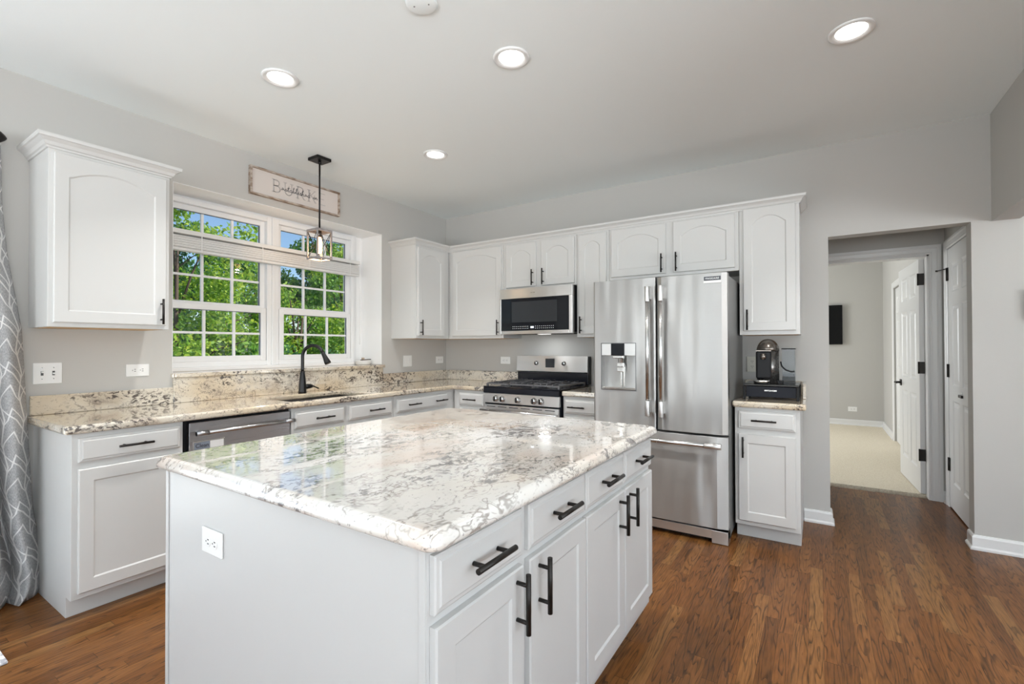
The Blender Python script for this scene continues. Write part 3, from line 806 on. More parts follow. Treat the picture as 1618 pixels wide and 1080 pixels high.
base('white corner base cabinet with one wide two-handled drawer, right of the sink', .0005, .61, -1.363, -.0005, 'x',
     [('drawer', -1.332, -.704, .735, .848, [-1.158, -.816]), ('door', -1.332, -1.022, .126, .706, 'R'), ('door', -1.014, -.704, .126, .706, 'L')])
base('narrow white base cabinet immediately left of the gas range', .6305, .999, -.61, -.0005, 'y',
     [('drawer', .700, .982, .735, .848, [.845]), ('door', .700, .982, .126, .706, 'R')])
base('narrow white base cabinet between gas range and refrigerator', 1.782, 2.112, -.61, -.0005, 'y',
     [('drawer', 1.800, 2.095, .735, .848, [1.915]), ('door', 1.800, 2.095, .126, .706, 'L')])
base('white base cabinet with one drawer and one door under the coffee machine', 3.062, 3.436, -.61, -.0005, 'y',
     [('drawer', 3.084, 3.412, .735, .852, [3.236]), ('door', 3.084, 3.412, .128, .700, 'L')])
b = MB(); b.box(.6105, .63, -.669, -.6105, .098, .873); b.box(.6105, .699, -.625, -.6105, .098, .873)

# ------------------------------------------------------------------ granite
def slab(b, poly, z0, z1, r=.012):
    """counter from a polygon, all edges rounded by the bevel modifier"""
    b.prism(poly, lambda u, w, n: (u, w, n), z0, z1)
def grid_counter(xs, ys, skip, z0, z1):
    b = MB(); idx = {}
    def V(i, j, k):
        q = (i, j, k)
        if q not in idx: idx[q] = len(b.v); b.v.append((xs[i], ys[j], (z0, z1)[k]))
        return idx[q]
    nx, ny = len(xs)-1, len(ys)-1
    on = lambda i, j: 0 <= i < nx and 0 <= j < ny and (i, j) not in skip
    for i in range(nx):
        for j in range(ny):
            if not on(i, j): continue
            b.f.append((V(i,j,1), V(i+1,j,1), V(i+1,j+1,1), V(i,j+1,1))); b.f.append((V(i,j,0), V(i,j+1,0), V(i+1,j+1,0), V(i+1,j,0)))
            if not on(i-1, j): b.f.append((V(i,j,0), V(i,j,1), V(i,j+1,1), V(i,j+1,0)))
            if not on(i+1, j): b.f.append((V(i+1,j,0), V(i+1,j+1,0), V(i+1,j+1,1), V(i+1,j,1)))
            if not on(i, j-1): b.f.append((V(i,j,0), V(i+1,j,0), V(i+1,j,1), V(i,j,1)))
            if not on(i, j+1): b.f.append((V(i,j+1,0), V(i,j+1,1), V(i+1,j+1,1), V(i+1,j+1,0)))
    b.sm = [False]*len(b.f)
    return b
# L-shaped counter with the sink cut-out
SK = (.168, .578, -2.235, -1.545)
xs = [.0008, SK[0], SK[1], .64, 1.003]; ys = [-3.385, SK[2], SK[3], -.64, -.0008]
skip = {(1, 1)} | {(3, j) for j in range(3)}
b = grid_counter(xs, ys, skip, .8745, .915); o = b.build('countertop', GRAN, None, bevel=.013, seg=4)
tag(o, 'cream speckled granite countertop running under the window and around the corner to the range', 'countertop')
top = o
b = MB(); b.box(1.779, 2.116, -.64, -.0008, .8745, .915); tag(b.build('countertop', GRAN, None, bevel=.012, seg=4), 'short granite countertop between gas range and refrigerator', 'countertop')
b = MB(); b.box(3.050, 3.470, -.645, -.0008, .8745, .915); tag(b.build('countertop', GRAN, None, bevel=.012, seg=4), 'small granite countertop carrying the coffee machine', 'countertop')
# splashes
b = MB(); b.box(.0008, .021, -3.370, -2.704, .9155, 1.02); tag(b.build('backsplash', GRAN, None, bevel=.003), 'low granite backsplash below the light switches, left of the window', 'backsplash')
b = MB(); b.box(.0008, .021, -2.703, -.942, .9155, 1.0795); tag(b.build('backsplash', GRAN, None, bevel=.002), 'taller granite backsplash behind the sink faucet, under the window ledge', 'backsplash')
b = MB(); b.box(.0008, .021, -.941, -.0225, .9155, 1.02); b.box(.0008, .999, -.0215, -.0008, .9155, 1.02); tag(b.build('backsplash', GRAN, None, bevel=.003), 'granite backsplash turning the room corner left of the range', 'backsplash')
b = MB(); b.box(1.80, 2.110, -.0215, -.0008, .9155, 1.02); tag(b.build('backsplash', GRAN, None, bevel=.003), 'granite backsplash piece between range and refrigerator', 'backsplash')
b = MB(); b.box(3.055, 3.462, -.0215, -.0008, .9155, 1.02); b.box(3.443, 3.462, -.30, -.022, .9155, 1.02)
tag(b.build('backsplash', GRAN, None, bevel=.003), 'granite backsplash behind the coffee machine', 'backsplash')
b = MB(); b.box(-.288, .034, -2.700, -.9445, 1.0805, 1.108); b.box(.0008, .034, -.9445, -.925, 1.0805, 1.108); b.box(.0008, .034, -2.715, -2.70, 1.0805, 1.108)
tag(b.build('window_ledge', GRAN, None, bevel=.005), 'granite ledge forming the deep sill of the kitchen window', 'window sill')

# undermount sink
t = thing('sink', 'dark undermount kitchen sink set into the granite counter', 'sink', (.373, -1.89, .69))
b = MB(); x0, x1, y0, y1 = SK
b.box(x0-.012, x0-.001, y0-.012, y1+.012, .70, .874); b.box(x1+.001, x1+.012, y0-.012, y1+.012, .70, .874)
b.box(x0-.001, x1+.001, y0-.012, y0-.001, .70, .874); b.box(x0-.001, x1+.001, y1+.001, y1+.012, .70, .874); b.box(x0-.012, x1+.012, y0-.012, y1+.012, .69, .70)
b.build('basin', mat('sink_dark_composite', (.05, .045, .042), .45), t)
b = MB(); b.lathe([(0, 0), (.04, 0), (.045, .004), (.04, .006), (.02, .003), (0, .003)], (.373, -1.89, .7002)); b.build('drain', CHROME, t)

# faucet
t = thing('faucet', 'black high-arc pull-down kitchen faucet behind the sink', 'faucet', (.12, -1.854, .915))
fx, fy = .12, -1.854
b = MB(); b.lathe([(0, .0005), (.030, .0005), (.030, .012), (.028, .03), (.026, .08), (.022, .125), (.0165, .16), (.0155, .175), (0, .175)], (fx, fy, .915)); b.build('faucet_body', BRONZE, t)
pts = [(fx, fy, 1.085)]; 
d_ = Vector((.88, .47)).normalized(); Rr = .085
for i in range(6): pts.append((fx, fy, 1.085+.02*(i+1)))
for i in range(1, 15):
    a = PI - i*(PI*.88)/14
    pts.append((fx+d_.x*(Rr+Rr*math.cos(a)), fy+d_.y*(Rr+Rr*math.cos(a)), 1.205+Rr*math.sin(a)))
b = MB(); b.tube(pts, .0125, 14); b.build('spout', BRONZE, t)
e0, e1 = Vector(pts[-2]), Vector(pts[-1]); dd = (e1-e0).normalized()
b = MB(); b.tube([e1-dd*.005, e1+dd*.01, e1+dd*.045, e1+dd*.085, e1+dd*.10], [.0135, .015, .018, .0245, .0235], 16); b.build('spray_head', BRONZE, t)
b = MB(); b.tube([(fx+.005, fy+.015, .962), (fx+.008, fy+.035, .966), (fx+.012, fy+.060, .967), (fx+.016, fy+.085, .965)], [.017, .020, .018, .008], 14)
b.tube([(fx+.016, fy+.080, .966), (fx+.02, fy+.10, .958), (fx+.026, fy+.125, .945)], [.006, .0048, .0065], 10); b.build('lever', BRONZE, t)

# dish on the ledge
t = thing('soap_dish', 'small white oval dish on the window ledge at its right end', 'dish', (-.15, -1.03, 1.108))
b = MB(); prof = [(0, .0005), (.072, .0005), (.082, .006), (.088, .036), (.092, .040), (.088, .042), (.080, .012), (0, .010)]
b.lathe(prof, (0, 0, 0)); b.v = [(-.15+p[0]*.62, -1.035+p[1], 1.108+p[2]) for p in b.v]; b.build('bowl', PLAST, t)
b = MB(); b.tube([(-.13, -1.085, 1.153), (-.13, -.962, 1.156)], .0045, 8); b.build('brush_handle', STICK, t)
b = MB(); b.lathe([(0, 0), (.014, 0), (.014, .018), (0, .018)], (-.135, -1.052, 1.1575), n=14); b.build('cork_stopper', mat('cork', (.5, .4, .3), .8), t)

# ------------------------------------------------------------------ island
IX0, IX1, IY0, IY1 = 1.70, 2.87, -3.385, -1.905
t = thing('kitchen_island', 'large white kitchen island with black bar handles under a pale granite top', 'kitchen island', ((IX0+IX1)/2, (IY0+IY1)/2, 0))
b = MB()
poly_ = [(IX0, 0), (IX1-.07, 0), (IX1-.07, .10), (IX1, .10), (IX1, .874), (IX0, .874)]
b.add([(p[0], y, p[1]) for y in (IY0, IY1) for p in poly_], [tuple(range(6)), tuple(range(6, 12))]+[(i, (i+1) % 6, (i+1) % 6+6, i+6) for i in range(6)])
b.build('cabinet_body', ISL, t, bevel=.0015)
b = MB(); b.box(IX0-.0, IX0+.018, IY0-.004, IY0-.0004, .0005, .873); b.build('corner_batten', ISL, t, bevel=.001)
b = MB(); b.box(IX1-.018, IX1, IY0-.004, IY0-.0004, .101, .873); b.build('corner_batten', ISL, t, bevel=.001)
DR = [(-3.376, -3.040), (-3.008, -2.648), (-2.640, -2.280), (-2.272, -1.914)]
for i, (a0, a1) in enumerate(DR):
    fr = frameX(IX1+.0005, a0, .737); d = arch_door(t, fr, a1-a0, .858-.737, ISL, slab='profile', name='drawer')
    pull(d, fr, (a1-a0)/2, .062, .150, False, r=.0068)
    fr = frameX(IX1+.0005, a0, .150); d = arch_door(t, fr, a1-a0, .713-.150, ISL, False, st=.058, rail=.06)
    w = a1-a0
    u = (w+ (-3.075 - a1)) if i == 0 else ((-2.962-a0) if i == 1 else ((-2.336-a0) if i == 2 else (-2.222-a0)))
    pull(d, fr, u, .635-.150, .150, True, r=.0068)
# countertop, separate slab
CX0, CX1, CY0, CY1 = 1.660, 2.914, -3.412, -1.893
def rr(x0, x1, y0, y1, r, n=5):
    P = []
    for (cx, cy, a) in ((x1-r, y0+r, -PI/2), (x1-r, y1-r, 0), (x0+r, y1-r, PI/2), (x0+r, y0+r, PI)):
        for i in range(n+1): P.append((cx+r*math.cos(a+i*PI/2/n), cy+r*math.sin(a+i*PI/2/n)))
    return P
b = MB(); L = []
prof = [(.014, .8745), (.004, .878), (0, .884), (.0, .892), (.004, .902), (.010, .909), (.018, .9135), (.026, .915)]
ring = []
for ins, z in prof: ring.append([(x, y, z) for x, y in rr(CX0+ins, CX1-ins, CY0+ins, CY1-ins, .03)])
k = len(ring[0]); vs = [q for r in ring for q in r]; fs = []
for i in range(len(ring)-1):
    for j in range(k): fs.append((i*k+j, i*k+(j+1) % k, (i+1)*k+(j+1) % k, (i+1)*k+j))
b.add(vs, fs, True); b.f += [tuple(reversed(range(k))), tuple((len(ring)-1)*k+j for j in range(k))]; b.sm += [False, False]
tag(b.build('island_countertop', GRANI), 'polished pale granite slab on top of the kitchen island', 'countertop')

# ------------------------------------------------------------------ outlets and switches
def outlet(label, fr, horiz=True, m=PLAST, cat='outlet', group='duplex power outlets'):
    o0 = fr(0, 0, 0); t = thing('wall_outlet', label, cat, o0, group)
    w, h = (.118, .074) if horiz else (.074, .118)
    b = MB(); b.obox(fr, -w/2, w/2, -h/2, h/2, .0004, .0065); b.build('cover_plate', m, t, bevel=.0025)
    for s_ in (-1, 1):
        c = (s_*.0195, 0) if horiz else (0, s_*.0195)
        P = [(c[0]+.0165*math.cos(a)*(1.0), c[1]+.0165*math.sin(a)) for a in [2*PI*i/18 for i in range(18)]]
        b = MB(); b.prism(P, fr, .0066, .0085); r = b.build('receptacle', m, t)
        b = MB()
        for (du, dw, a, c2) in ((-.006, .004, .0016, .0085), (.006, .004, .0016, .0085)):
            if horiz: b.obox(fr, c[0]+dw-c2/2, c[0]+dw+c2/2, c[1]+du-a, c[1]+du+a, .0086, .0090)
            else: b.obox(fr, c[0]+du-a, c[0]+du+a, c[1]+dw-c2/2, c[1]+dw+c2/2, .0086, .0090)
        P = [(c[0]+(-.008 if horiz else 0)+.0025*math.cos(a), c[1]+(0 if horiz else -.008)+.0025*math.sin(a)) for a in [2*PI*i/8 for i in range(8)]]
        b.prism(P, fr, .0086, .0090)
        b.build('socket_slots', SLOT, r)
    return t
def switch(label, fr, gangs=2, rocker=False):
    t = thing('light_switch', label, 'light switch', fr(0, 0, 0))
    w, h = .046*gangs+.024, .114
    b = MB(); b.obox(fr, -w/2, w/2, -h/2, h/2, .0004, .0065); b.build('cover_plate', PLAST, t, bevel=.0025)
    for i in range(gangs):
        u = (i-(gangs-1)/2)*.046
        if rocker:
            b = MB(); b.obox(fr, u-.0165, u+.0165, -.033, .033, .0066, .0095); b.build('rocker', PLAST, t, bevel=.0015)
        else:
            b = MB(); b.obox(fr, u-.0055, u+.0055, -.012, .012, .0066, .0075); b.build('toggle_slot', SLOT, t)
            up = 1 if i == 0 else -1
            b = MB(); b.obox(fr, u-.004, u+.004, -.002+up*.004, .007+up*.004, .0075, .019); b.build('toggle', PLAST, t, bevel=.001)
            for s_ in (-.030, .030):
                b = MB(); b.prism([(u+.003*math.cos(a), s_+.003*math.sin(a)) for a in [2*PI*k/10 for k in range(10)]], fr, .0066, .0076)
                b.build('screw', CHROME, t)
    return t
switch('white double toggle light switch on the wall beside the curtain', frameX(.0004, -3.298, 1.139), 2)
outlet('white outlet on the wall between the toggle switches and the window', frameX(.0004, -2.891, 1.138))
switch('white light switch plate right of the window, under the corner cabinet', frameX(.0004, -.602, 1.133), 2, True)
outlet('white outlet next to the room corner on the sink wall', frameX(.0004, -.115, 1.134))
outlet('white outlet on the range wall, just left of the range back panel', frameY(-.0004, .809, 1.136))
outlet('almond outlet half hidden behind the coffee machine', frameY(-.0004, 3.105, 1.138), False, BEIGEPL)
outlet('white outlet on the white end panel of the island', frameY(IY0-.0004, 2.014, .698))
outlet('white outlet low on the bedroom wall beyond the hall', frameY(5.2246, 3.99, .268))

# ------------------------------------------------------------------ dishwasher
t = thing('dishwasher', 'stainless dishwasher with bar handle and clean sign, under the counter', 'dishwasher', (.31, -2.573, 0))
b = MB(); b.box(.02, .585, -2.884, -2.262, .10, .872); b.box(.02, .53, -2.884, -2.262, .001, .10); b.build('tub', DKPLAST, t)
b = MB(); b.box(.586, .612, -2.862, -2.266, .115, .858); b.build('door', STEELY, t, bevel=.003)
b = MB(); b.tube([(.652, -2.842, .800), (.652, -2.262, .800)], .0115, 16); b.build('handle', HNDL, t)
for y in (-2.81, -2.29):
    b = MB(); b.tube([(.652, y-.032, .800), (.652, y+.032, .800)], .0125, 16); b.tube([(.611, y, .800), (.65, y, .800)], .011, 12); b.build('handle_mount', STEELY, t)
t2 = thing('clean_sign', 'small magnetic sign reading Clean stuck on the dishwasher door', 'sign', (.6135, -2.76, .70))
frS = frameX(.6128, -2.842, .70)
b = MB(); b.obox(frS, 0, .165, 0, .052, 0, .003); b.build('sign_frame', CHROME, t2, bevel=.0008)
b = MB(); b.obox(frS, .005, .085, .006, .046, .0031, .0042); b.build('sliding_tile', MAGNET, t2)
b = MB(); b.obox(frS, .087, .160, .006, .046, .0031, .0036); b.build('blank_tile', PLAST, t2)
frT = frameX(.6128, -2.797, .726); text_obj('Clean', .030, frT, 'lettering', INK, t2, depth=.0003, n0=.0046)

# ------------------------------------------------------------------ gas range
RX0, RX1 = 1.010, 1.770
t = thing('gas_range', 'stainless gas range with five front knobs and a raised back panel', 'gas range', ((RX0+RX1)/2, -.33, 0))
b = MB(); b.box(RX0, RX1, -.635, -.012, .03, .905); b.build('range_body', ENAMEL, t)
b = MB(); b.box(RX0-.008, RX1+.008, -.655, -.095, .9162, .927); b.box(RX0-.0, RX1+.0, -.664, -.636, .868, .9161); b.build('cooktop', ENAMEL, t, bevel=.004)
frP = frameY(-.636, RX0, .783)
b = MB(); b.add([frP(0, 0, 0), frP(.76, 0, 0), frP(.76, .084, 0), frP(0, .084, 0), frP(0, 0, .032), frP(.76, 0, .032), frP(.76, .084, .022), frP(0, .084, .022)],
      [(0,3,2,1),(4,5,6,7),(0,1,5,4),(1,2,6,5),(2,3,7,6),(3,0,4,7)]); b.build('control_panel', STEEL, t, bevel=.002)
for x in (1.150, 1.218, 1.376, 1.536, 1.604):
    c = (x, -.664, .822)
    b = MB(); b.lathe([(0, 0), (.028, 0), (.028, .004), (.0245, .006), (.0235, .026), (.021, .029), (0, .029)], c, '-y', 24); kb = b.build('burner_knob', HNDL, t)
    b = MB(); b.box(x-.006, x+.006, c[1]-.036, c[1]-.0291, c[2]-.021, c[2]+.021); b.build('knob_grip', DKPLAST, kb, bevel=.001)
# oven door
b = MB(); b.box(RX0+.006, RX1-.006, -.664, -.637, .215, .768); b.build('oven_door', STEEL, t, bevel=.004)
dv = bpy.data.objects['oven_door']
b = MB(); b.box(RX0+.12, RX1-.12, -.6665, -.6645, .30, .64); b.build('oven_window', BLKGLASS, dv)
b = MB()
for i in range(6): b.box(RX0+.04+i*.118, RX0+.13+i*.118, -.6652, -.6644, .748, .754)
b.build('vent_slots', GAP, dv)
b = MB(); b.tube([(RX0-.02+.02, -.712, .718), (RX1, -.712, .718)], .0125, 16); b.build('oven_handle', HNDL, dv)
for x in (RX0+.025, RX1-.025):
    b = MB(); b.tube([(x, -.664, .718), (x, -.712, .718)], .012, 12); b.build('handle_mount', STEEL, dv)
b = MB(); b.box(RX0+.006, RX1-.006, -.660, -.637, .06, .205); b.build('warming_drawer', STEEL, t, bevel=.004)
# back panel
b = MB(); b.box(RX0, RX1, -.085, -.012, .9275, 1.185); b.build('back_housing', ENAMEL, t, bevel=.004)
b = MB(); P = [(0, 1.030), (.018, 1.040), (.018, 1.058), (.010, 1.187), (0, 1.187)]
b.add([(x, -.0855-n, z) for x in (RX0, RX1) for n, z in P], [tuple(range(5)), tuple(range(5, 10))]+[(i, (i+1) % 5, (i+1) % 5+5, i+5) for i in range(5)]); b.build('back_panel', STEEL, t)
for x in (1.236, 1.533):
    b = MB(); b.lathe([(0, 0), (.022, 0), (.022, .004), (.0185, .006), (.0175, .022), (.015, .025), (0, .025)], (x, -.100, 1.118), '-y', 24); kb = b.build('oven_knob', HNDL, t)
    b = MB(); b.box(x-.004, x+.004, -.131, -.1251, 1.103, 1.133); b.build('knob_grip', DKPLAST, kb, bevel=.001)
b = MB(); b.box(1.336, 1.432, -.1040, -.098, 1.078, 1.163); b.build('display', BLKGLASS, t, bevel=.001)
# grates and burners
for gi, (g0, g1) in enumerate(((1.030, 1.262), (1.270, 1.510), (1.518, 1.750))):
    b = MB(); z = .951; y0, y1 = -.625, -.125; h = .006
    for x in (g0, g1): b.box(x-h, x+h, y0, y1, z-.008, z+.006)
    for y in (y0, (y0+y1)/2, y1): b.box(g0, g1, y-h, y+h, z-.008, z+.004)
    n = 4
    for i in range(1, n):
        x = g0+(g1-g0)*i/n
        for (ya, yb) in ((y0, y0+.085), (y1-.085, y1), ((y0+y1)/2-.085, (y0+y1)/2+.085)): b.box(x-.005, x+.005, ya, yb, z-.004, z+.013)
    for yc in (-.495, -.255):
        b.box(g0, g0+.07, yc-.0045, yc+.0045, z-.006, z+.010); b.box(g1-.07, g1, yc-.0045, yc+.0045, z-.006, z+.010)
    for x in (g0, g1):
        for y in (y0, y1): b.box(x-.008, x+.008, y-.008, y+.008, .9272, z)
    b.build('grate', IRON, t)
for (x, y, r) in ((1.146, -.495, .042), (1.146, -.255, .034), (1.39, -.375, .045), (1.634, -.495, .048), (1.634, -.255, .03)):
    b = MB(); b.lathe([(0, 0), (r*1.25, 0), (r*1.2, .006), (r, .008), (r, .015), (r*.9, .018), (0, .018)], (x, y, .9272)); b.build('burner_cap', IRON, t)

# ------------------------------------------------------------------ microwave
t = thing('microwave', 'stainless over-the-range microwave with black glass door', 'microwave', (1.39, -.2, 1.392))
MX0, MX1 = 1.014, 1.770
b = MB(); b.box(MX0+.004, MX1-.004, -.372, -.001, 1.402, 1.812); b.build('microwave_body', DKPLAST, t, bevel=.003)
b = MB()
b.box(MX0, MX1, -.410, -.374, 1.720, 1.812); b.box(MX0, MX0+.018, -.410, -.374, 1.392, 1.720); b.box(MX1-.035, MX1, -.410, -.374, 1.392, 1.720); b.box(MX0+.018, MX1-.035, -.410, -.374, 1.392, 1.424)
dd_ = b.build('door', STEEL, t, bevel=.004)
b = MB(); b.box(MX0+.0185, MX1-.0355, -.4085, -.376, 1.4245, 1.7195); pane = b.build('glass_panel', BLKGLASS, dd_)
b = MB(); b.box(1.15, 1.62, -.4091, -.4087, 1.50, 1.69); b.build('viewing_window', mat('tinted_mesh', (.035, .038, .042), .12, spec=.25), dd_)
b = MB()
DOT = mat('control_dots', (.6, .6, .6), .5, emit=(.8, .85, .9), estr=.6)
for i in range(22):
    if 9 <= i <= 11: continue
    for z in (1.442, 1.460): b.box(1.16+i*.020, 1.167+i*.020, -.4093, -.4087, z, z+.0035)
stuff(b.build('touch_keys', DOT, dd_))
b = MB(); b.box(1.352, 1.385, -.4096, -.4087, 1.445, 1.462); b.build('clock_display', mat('lit_display', (.1, .1, .1), .3, emit=(.8, .9, 1), estr=1.6), dd_)
b = MB(); b.box(1.355, 1.40, -.4112, -.4102, 1.765, 1.771); b.build('maker_badge', CHROME, dd_)
b = MB(); b.box(MX0+.05, MX1-.05, -.34, -.06, 1.394, 1.4018); 
for x in (1.30, 1.50, 1.66): b.box(x, x+.02, -.385, -.34, 1.396, 1.4018)
b.build('vent_grille', GAP, t)
b = MB(); b.box(1.335, 1.445, -.25, -.19, 1.3915, 1.3938); b.build('task_light_lens', mat('task_light_lens', (.9, .9, .88), .4, emit=(1, .97, .92), estr=2), t)
d = bpy.data.lights.new('cooktop_task_light', 'AREA'); d.shape = 'RECTANGLE'; d.size = .10; d.size_y = .05; d.energy = .9; d.color = (.96, .98, 1)
o = bpy.data.objects.new('cooktop_task_light', d); COL.objects.link(o); o.parent = t; o.location = (0, -.02, -.004)

# ------------------------------------------------------------------ refrigerator
t = thing('refrigerator', 'stainless french-door refrigerator with bottom freezer and water dispenser', 'refrigerator', (2.59, -.42, 0))
FX0, FX1 = 2.128, 3.046
b = MB(); b.box(FX0+.012, FX1-.004, -.715, -.04, .03, 1.745); b.build('refrigerator_body', SIDE, t, bevel=.004)
b = MB(); b.box(FX0+.02, FX1-.01, -.735, -.60, .0005, .04)
for x in (FX0+.04, FX1-.16): pass
b.build('plinth', GAP, t)
XM = 2.5935
def curved_door(x0, x1, z0, z1, y0=-.722, d=.078, bulge=.004, cut=None):
    b = MB(); n = 14; P = [(x0, y0)]
    for i in range(n+1):
        s_ = i/n; x = x0+(x1-x0)*s_
        e = min(s_, 1-s_)*(x1-x0)
        rr_ = .014; yy = 0 if e >= rr_ else rr_-math.sqrt(max(0, rr_*rr_-(rr_-e)**2))
        P.append((x, y0-d+yy-bulge*math.sin(PI*s_)))
    P.append((x1, y0))
    return P
# right door
P = curved_door(XM+.0035, FX1, .705, 1.756); b = MB(); b.prism(P, lambda u, w, n: (u, w, n), .705, 1.756); rd = b.build('door', STEELF, t, bevel=.002)
# left door with dispenser bay
DX0, DX1, DZ0, DZ1 = 2.194, 2.448, .965, 1.300
b = MB()
LX0, LX1 = FX0, XM-.0035
Pf = curved_door(LX0, LX1, 0, 0)
def ypro(x):
    s_ = (x-LX0)/(LX1-LX0); e = min(s_, 1-s_)*(LX1-LX0); rr_ = .014
    yy = 0 if e >= rr_ else rr_-math.sqrt(max(0, rr_*rr_-(rr_-e)**2))
    return -.722-.078+yy-.004*math.sin(PI*s_)
xsn = sorted(set([LX0, LX0+.003, LX0+.007, LX0+.014, DX0, DX1, LX1-.014, LX1-.007, LX1-.003, LX1] + [LX0+.014+(LX1-LX0-.028)*i/10 for i in range(11)]))
zsn = [.705, DZ0, DZ1, 1.756]
vs = []; idx = {}
def vv(x, z, back=False, yb=None):
    kx = (round(x, 5), round(z, 5), yb)
    if kx not in idx: idx[kx] = len(vs); vs.append((x, ypro(x) if yb is None else yb, z))
    return idx[kx]
fs = []
for i in range(len(xsn)-1):
    for j in range(3):
        xa, xb = xsn[i], xsn[i+1]
        inside = xa >= DX0-1e-6 and xb <= DX1+1e-6 and j == 1
        if inside:
            fs.append((vv(xa, zsn[j], yb=-.748), vv(xb, zsn[j], yb=-.748), vv(xb, zsn[j+1], yb=-.748), vv(xa, zsn[j+1], yb=-.748)))
            fs.append((vv(xa, DZ0), vv(xb, DZ0), vv(xb, DZ0, yb=-.748), vv(xa, DZ0, yb=-.748))); fs.append((vv(xa, DZ1), vv(xb, DZ1), vv(xb, DZ1, yb=-.748), vv(xa, DZ1, yb=-.748)))
        else: fs.append((vv(xa, zsn[j]), vv(xb, zsn[j]), vv(xb, zsn[j+1]), vv(xa, zsn[j+1])))
for xx in (DX0, DX1): fs.append((vv(xx, DZ0), vv(xx, DZ1), vv(xx, DZ1, yb=-.748), vv(xx, DZ0, yb=-.748)))
for z in (.705, 1.756):
    for i in range(len(xsn)-1): fs.append((vv(xsn[i], z), vv(xsn[i+1], z), vv(xsn[i+1], z, yb=-.722), vv(xsn[i], z, yb=-.722)))
for x in (LX0, LX1):
    for j in range(3): fs.append((vv(x, zsn[j]), vv(x, zsn[j+1]), vv(x, zsn[j+1], yb=-.722), vv(x, zsn[j], yb=-.722)))
b.add(vs, fs); ld = b.build('door', STEELF, t)
b = MB(); b.box(DX0+.001, DX1-.001, -.806, -.7485, 1.212, 1.299); dp = b.build('dispenser_panel', STEEL, ld, bevel=.002)
b = MB(); b.box(2.268, 2.368, -.8095, -.8062, 1.212, 1.299); b.build('dispenser_display', BLKGLASS, dp)
b = MB(); b.box(2.278, 2.358, -.800, -.76, 1.192, 1.2118); b.lathe([(.016, 1.15), (.022, 1.192)], (2.335, -.785, 0), n=14); b.box(2.312, 2.360, -.803, -.768, 1.130, 1.160); b.box(2.310, 2.358, -.800, -.775, 1.095, 1.128); b.build('dispenser_spout', CHROME, ld, bevel=.003)
b = MB(); b.box(2.322, 2.332, -.765, -.7483, .985, 1.14); b.box(2.345, 2.355, -.765, -.7483, .985, 1.14); b.box(DX0+.002, DX1-.002, -.808, -.7485, .966, .984); b.build('drip_tray', CHROME, ld, bevel=.002)
b = MB()
for (a0, a1, c0, c1) in ((DX0-.004, DX1+.004, DZ1, DZ1+.004), (DX0-.004, DX1+.004, DZ0-.004, DZ0), (DX0-.004, DX0, DZ0, DZ1), (DX1, DX1+.004, DZ0, DZ1)): b.box(a0, a1, -.808, -.800, c0, c1)
b.build('dispenser_surround', mat('surround_grey', (.18, .18, .18), .3, .7), ld)
# freezer drawer
P = curved_door(FX0, FX1, 0, 0); b = MB(); b.prism(P, lambda u, w, n: (u, w, n), .098, .690); fz = b.build('freezer_drawer', STEELF, t, bevel=.002)
b = MB(); b.box(FX0+.004, FX1-.002, -.795, -.716, .030, .086); b.box(FX1-.10, FX1-.002, -.802, -.716, .004, .086); b.box(FX0+.004, FX0+.10, -.802, -.716, .004, .086); b.build('kick_grille', STEEL, t, bevel=.002)
# handles
def vbar(x, z0, z1, par, name='handle'):
    b = MB(); b.tube([(x, -.862, z0+.01), (x, -.862, z1-.01)], .0125, 16); h = b.build(name, HNDL, par)
    for (a, c) in ((z0, z0+.105), (z1-.105, z1)):
        b = MB(); b.tube([(x, -.862, a), (x, -.862, c)], .0165, 16); b.box(x-.011, x+.011, -.862, -.800, min(a, c)+.02, max(a, c)-.0)
        b.build('handle_mount', STEEL, h, bevel=.002)
vbar(2.549, .800, 1.690, ld); vbar(2.640, .800, 1.690, rd)
b = MB(); b.tube([(FX0+.04, -.862, .640), (FX1-.035, -.862, .640)], .0145, 16); h = b.build('handle', HNDL, fz)
for (a, c) in ((FX0+.035, FX0+.135), (FX1-.130, FX1-.03)):
    b = MB(); b.tube([(a, -.862, .640), (c, -.862, .640)], .0185, 16); b.box(a+.02, c-.02, -.862, -.802, .630, .650); b.build('handle_mount', STEEL, h, bevel=.002)
b = MB(); b.box(2.908, 3.010, -.8065, -.8005, 1.706, 1.732); bd = b.build('badge_plate', mat('badge_dark', (.07, .07, .08), .35, .5), rd)
b = MB(); b.box(2.906, 3.012, -.8062, -.8003, 1.690, 1.7055); b.build('badge_strip', PLAST, rd)
text_obj('FRIGIDAIRE', .0165, frameY(-.8066, 2.959, 1.7185), 'badge_lettering', CHROME, bd, depth=.0003, n0=.0004)
for x in (FX0+.05, FX1-.06):
    b = MB(); b.box(x-.03, x+.03, -.74, -.62, 1.7455, 1.765); b.build('hinge_cover', SIDE, t, bevel=.004)

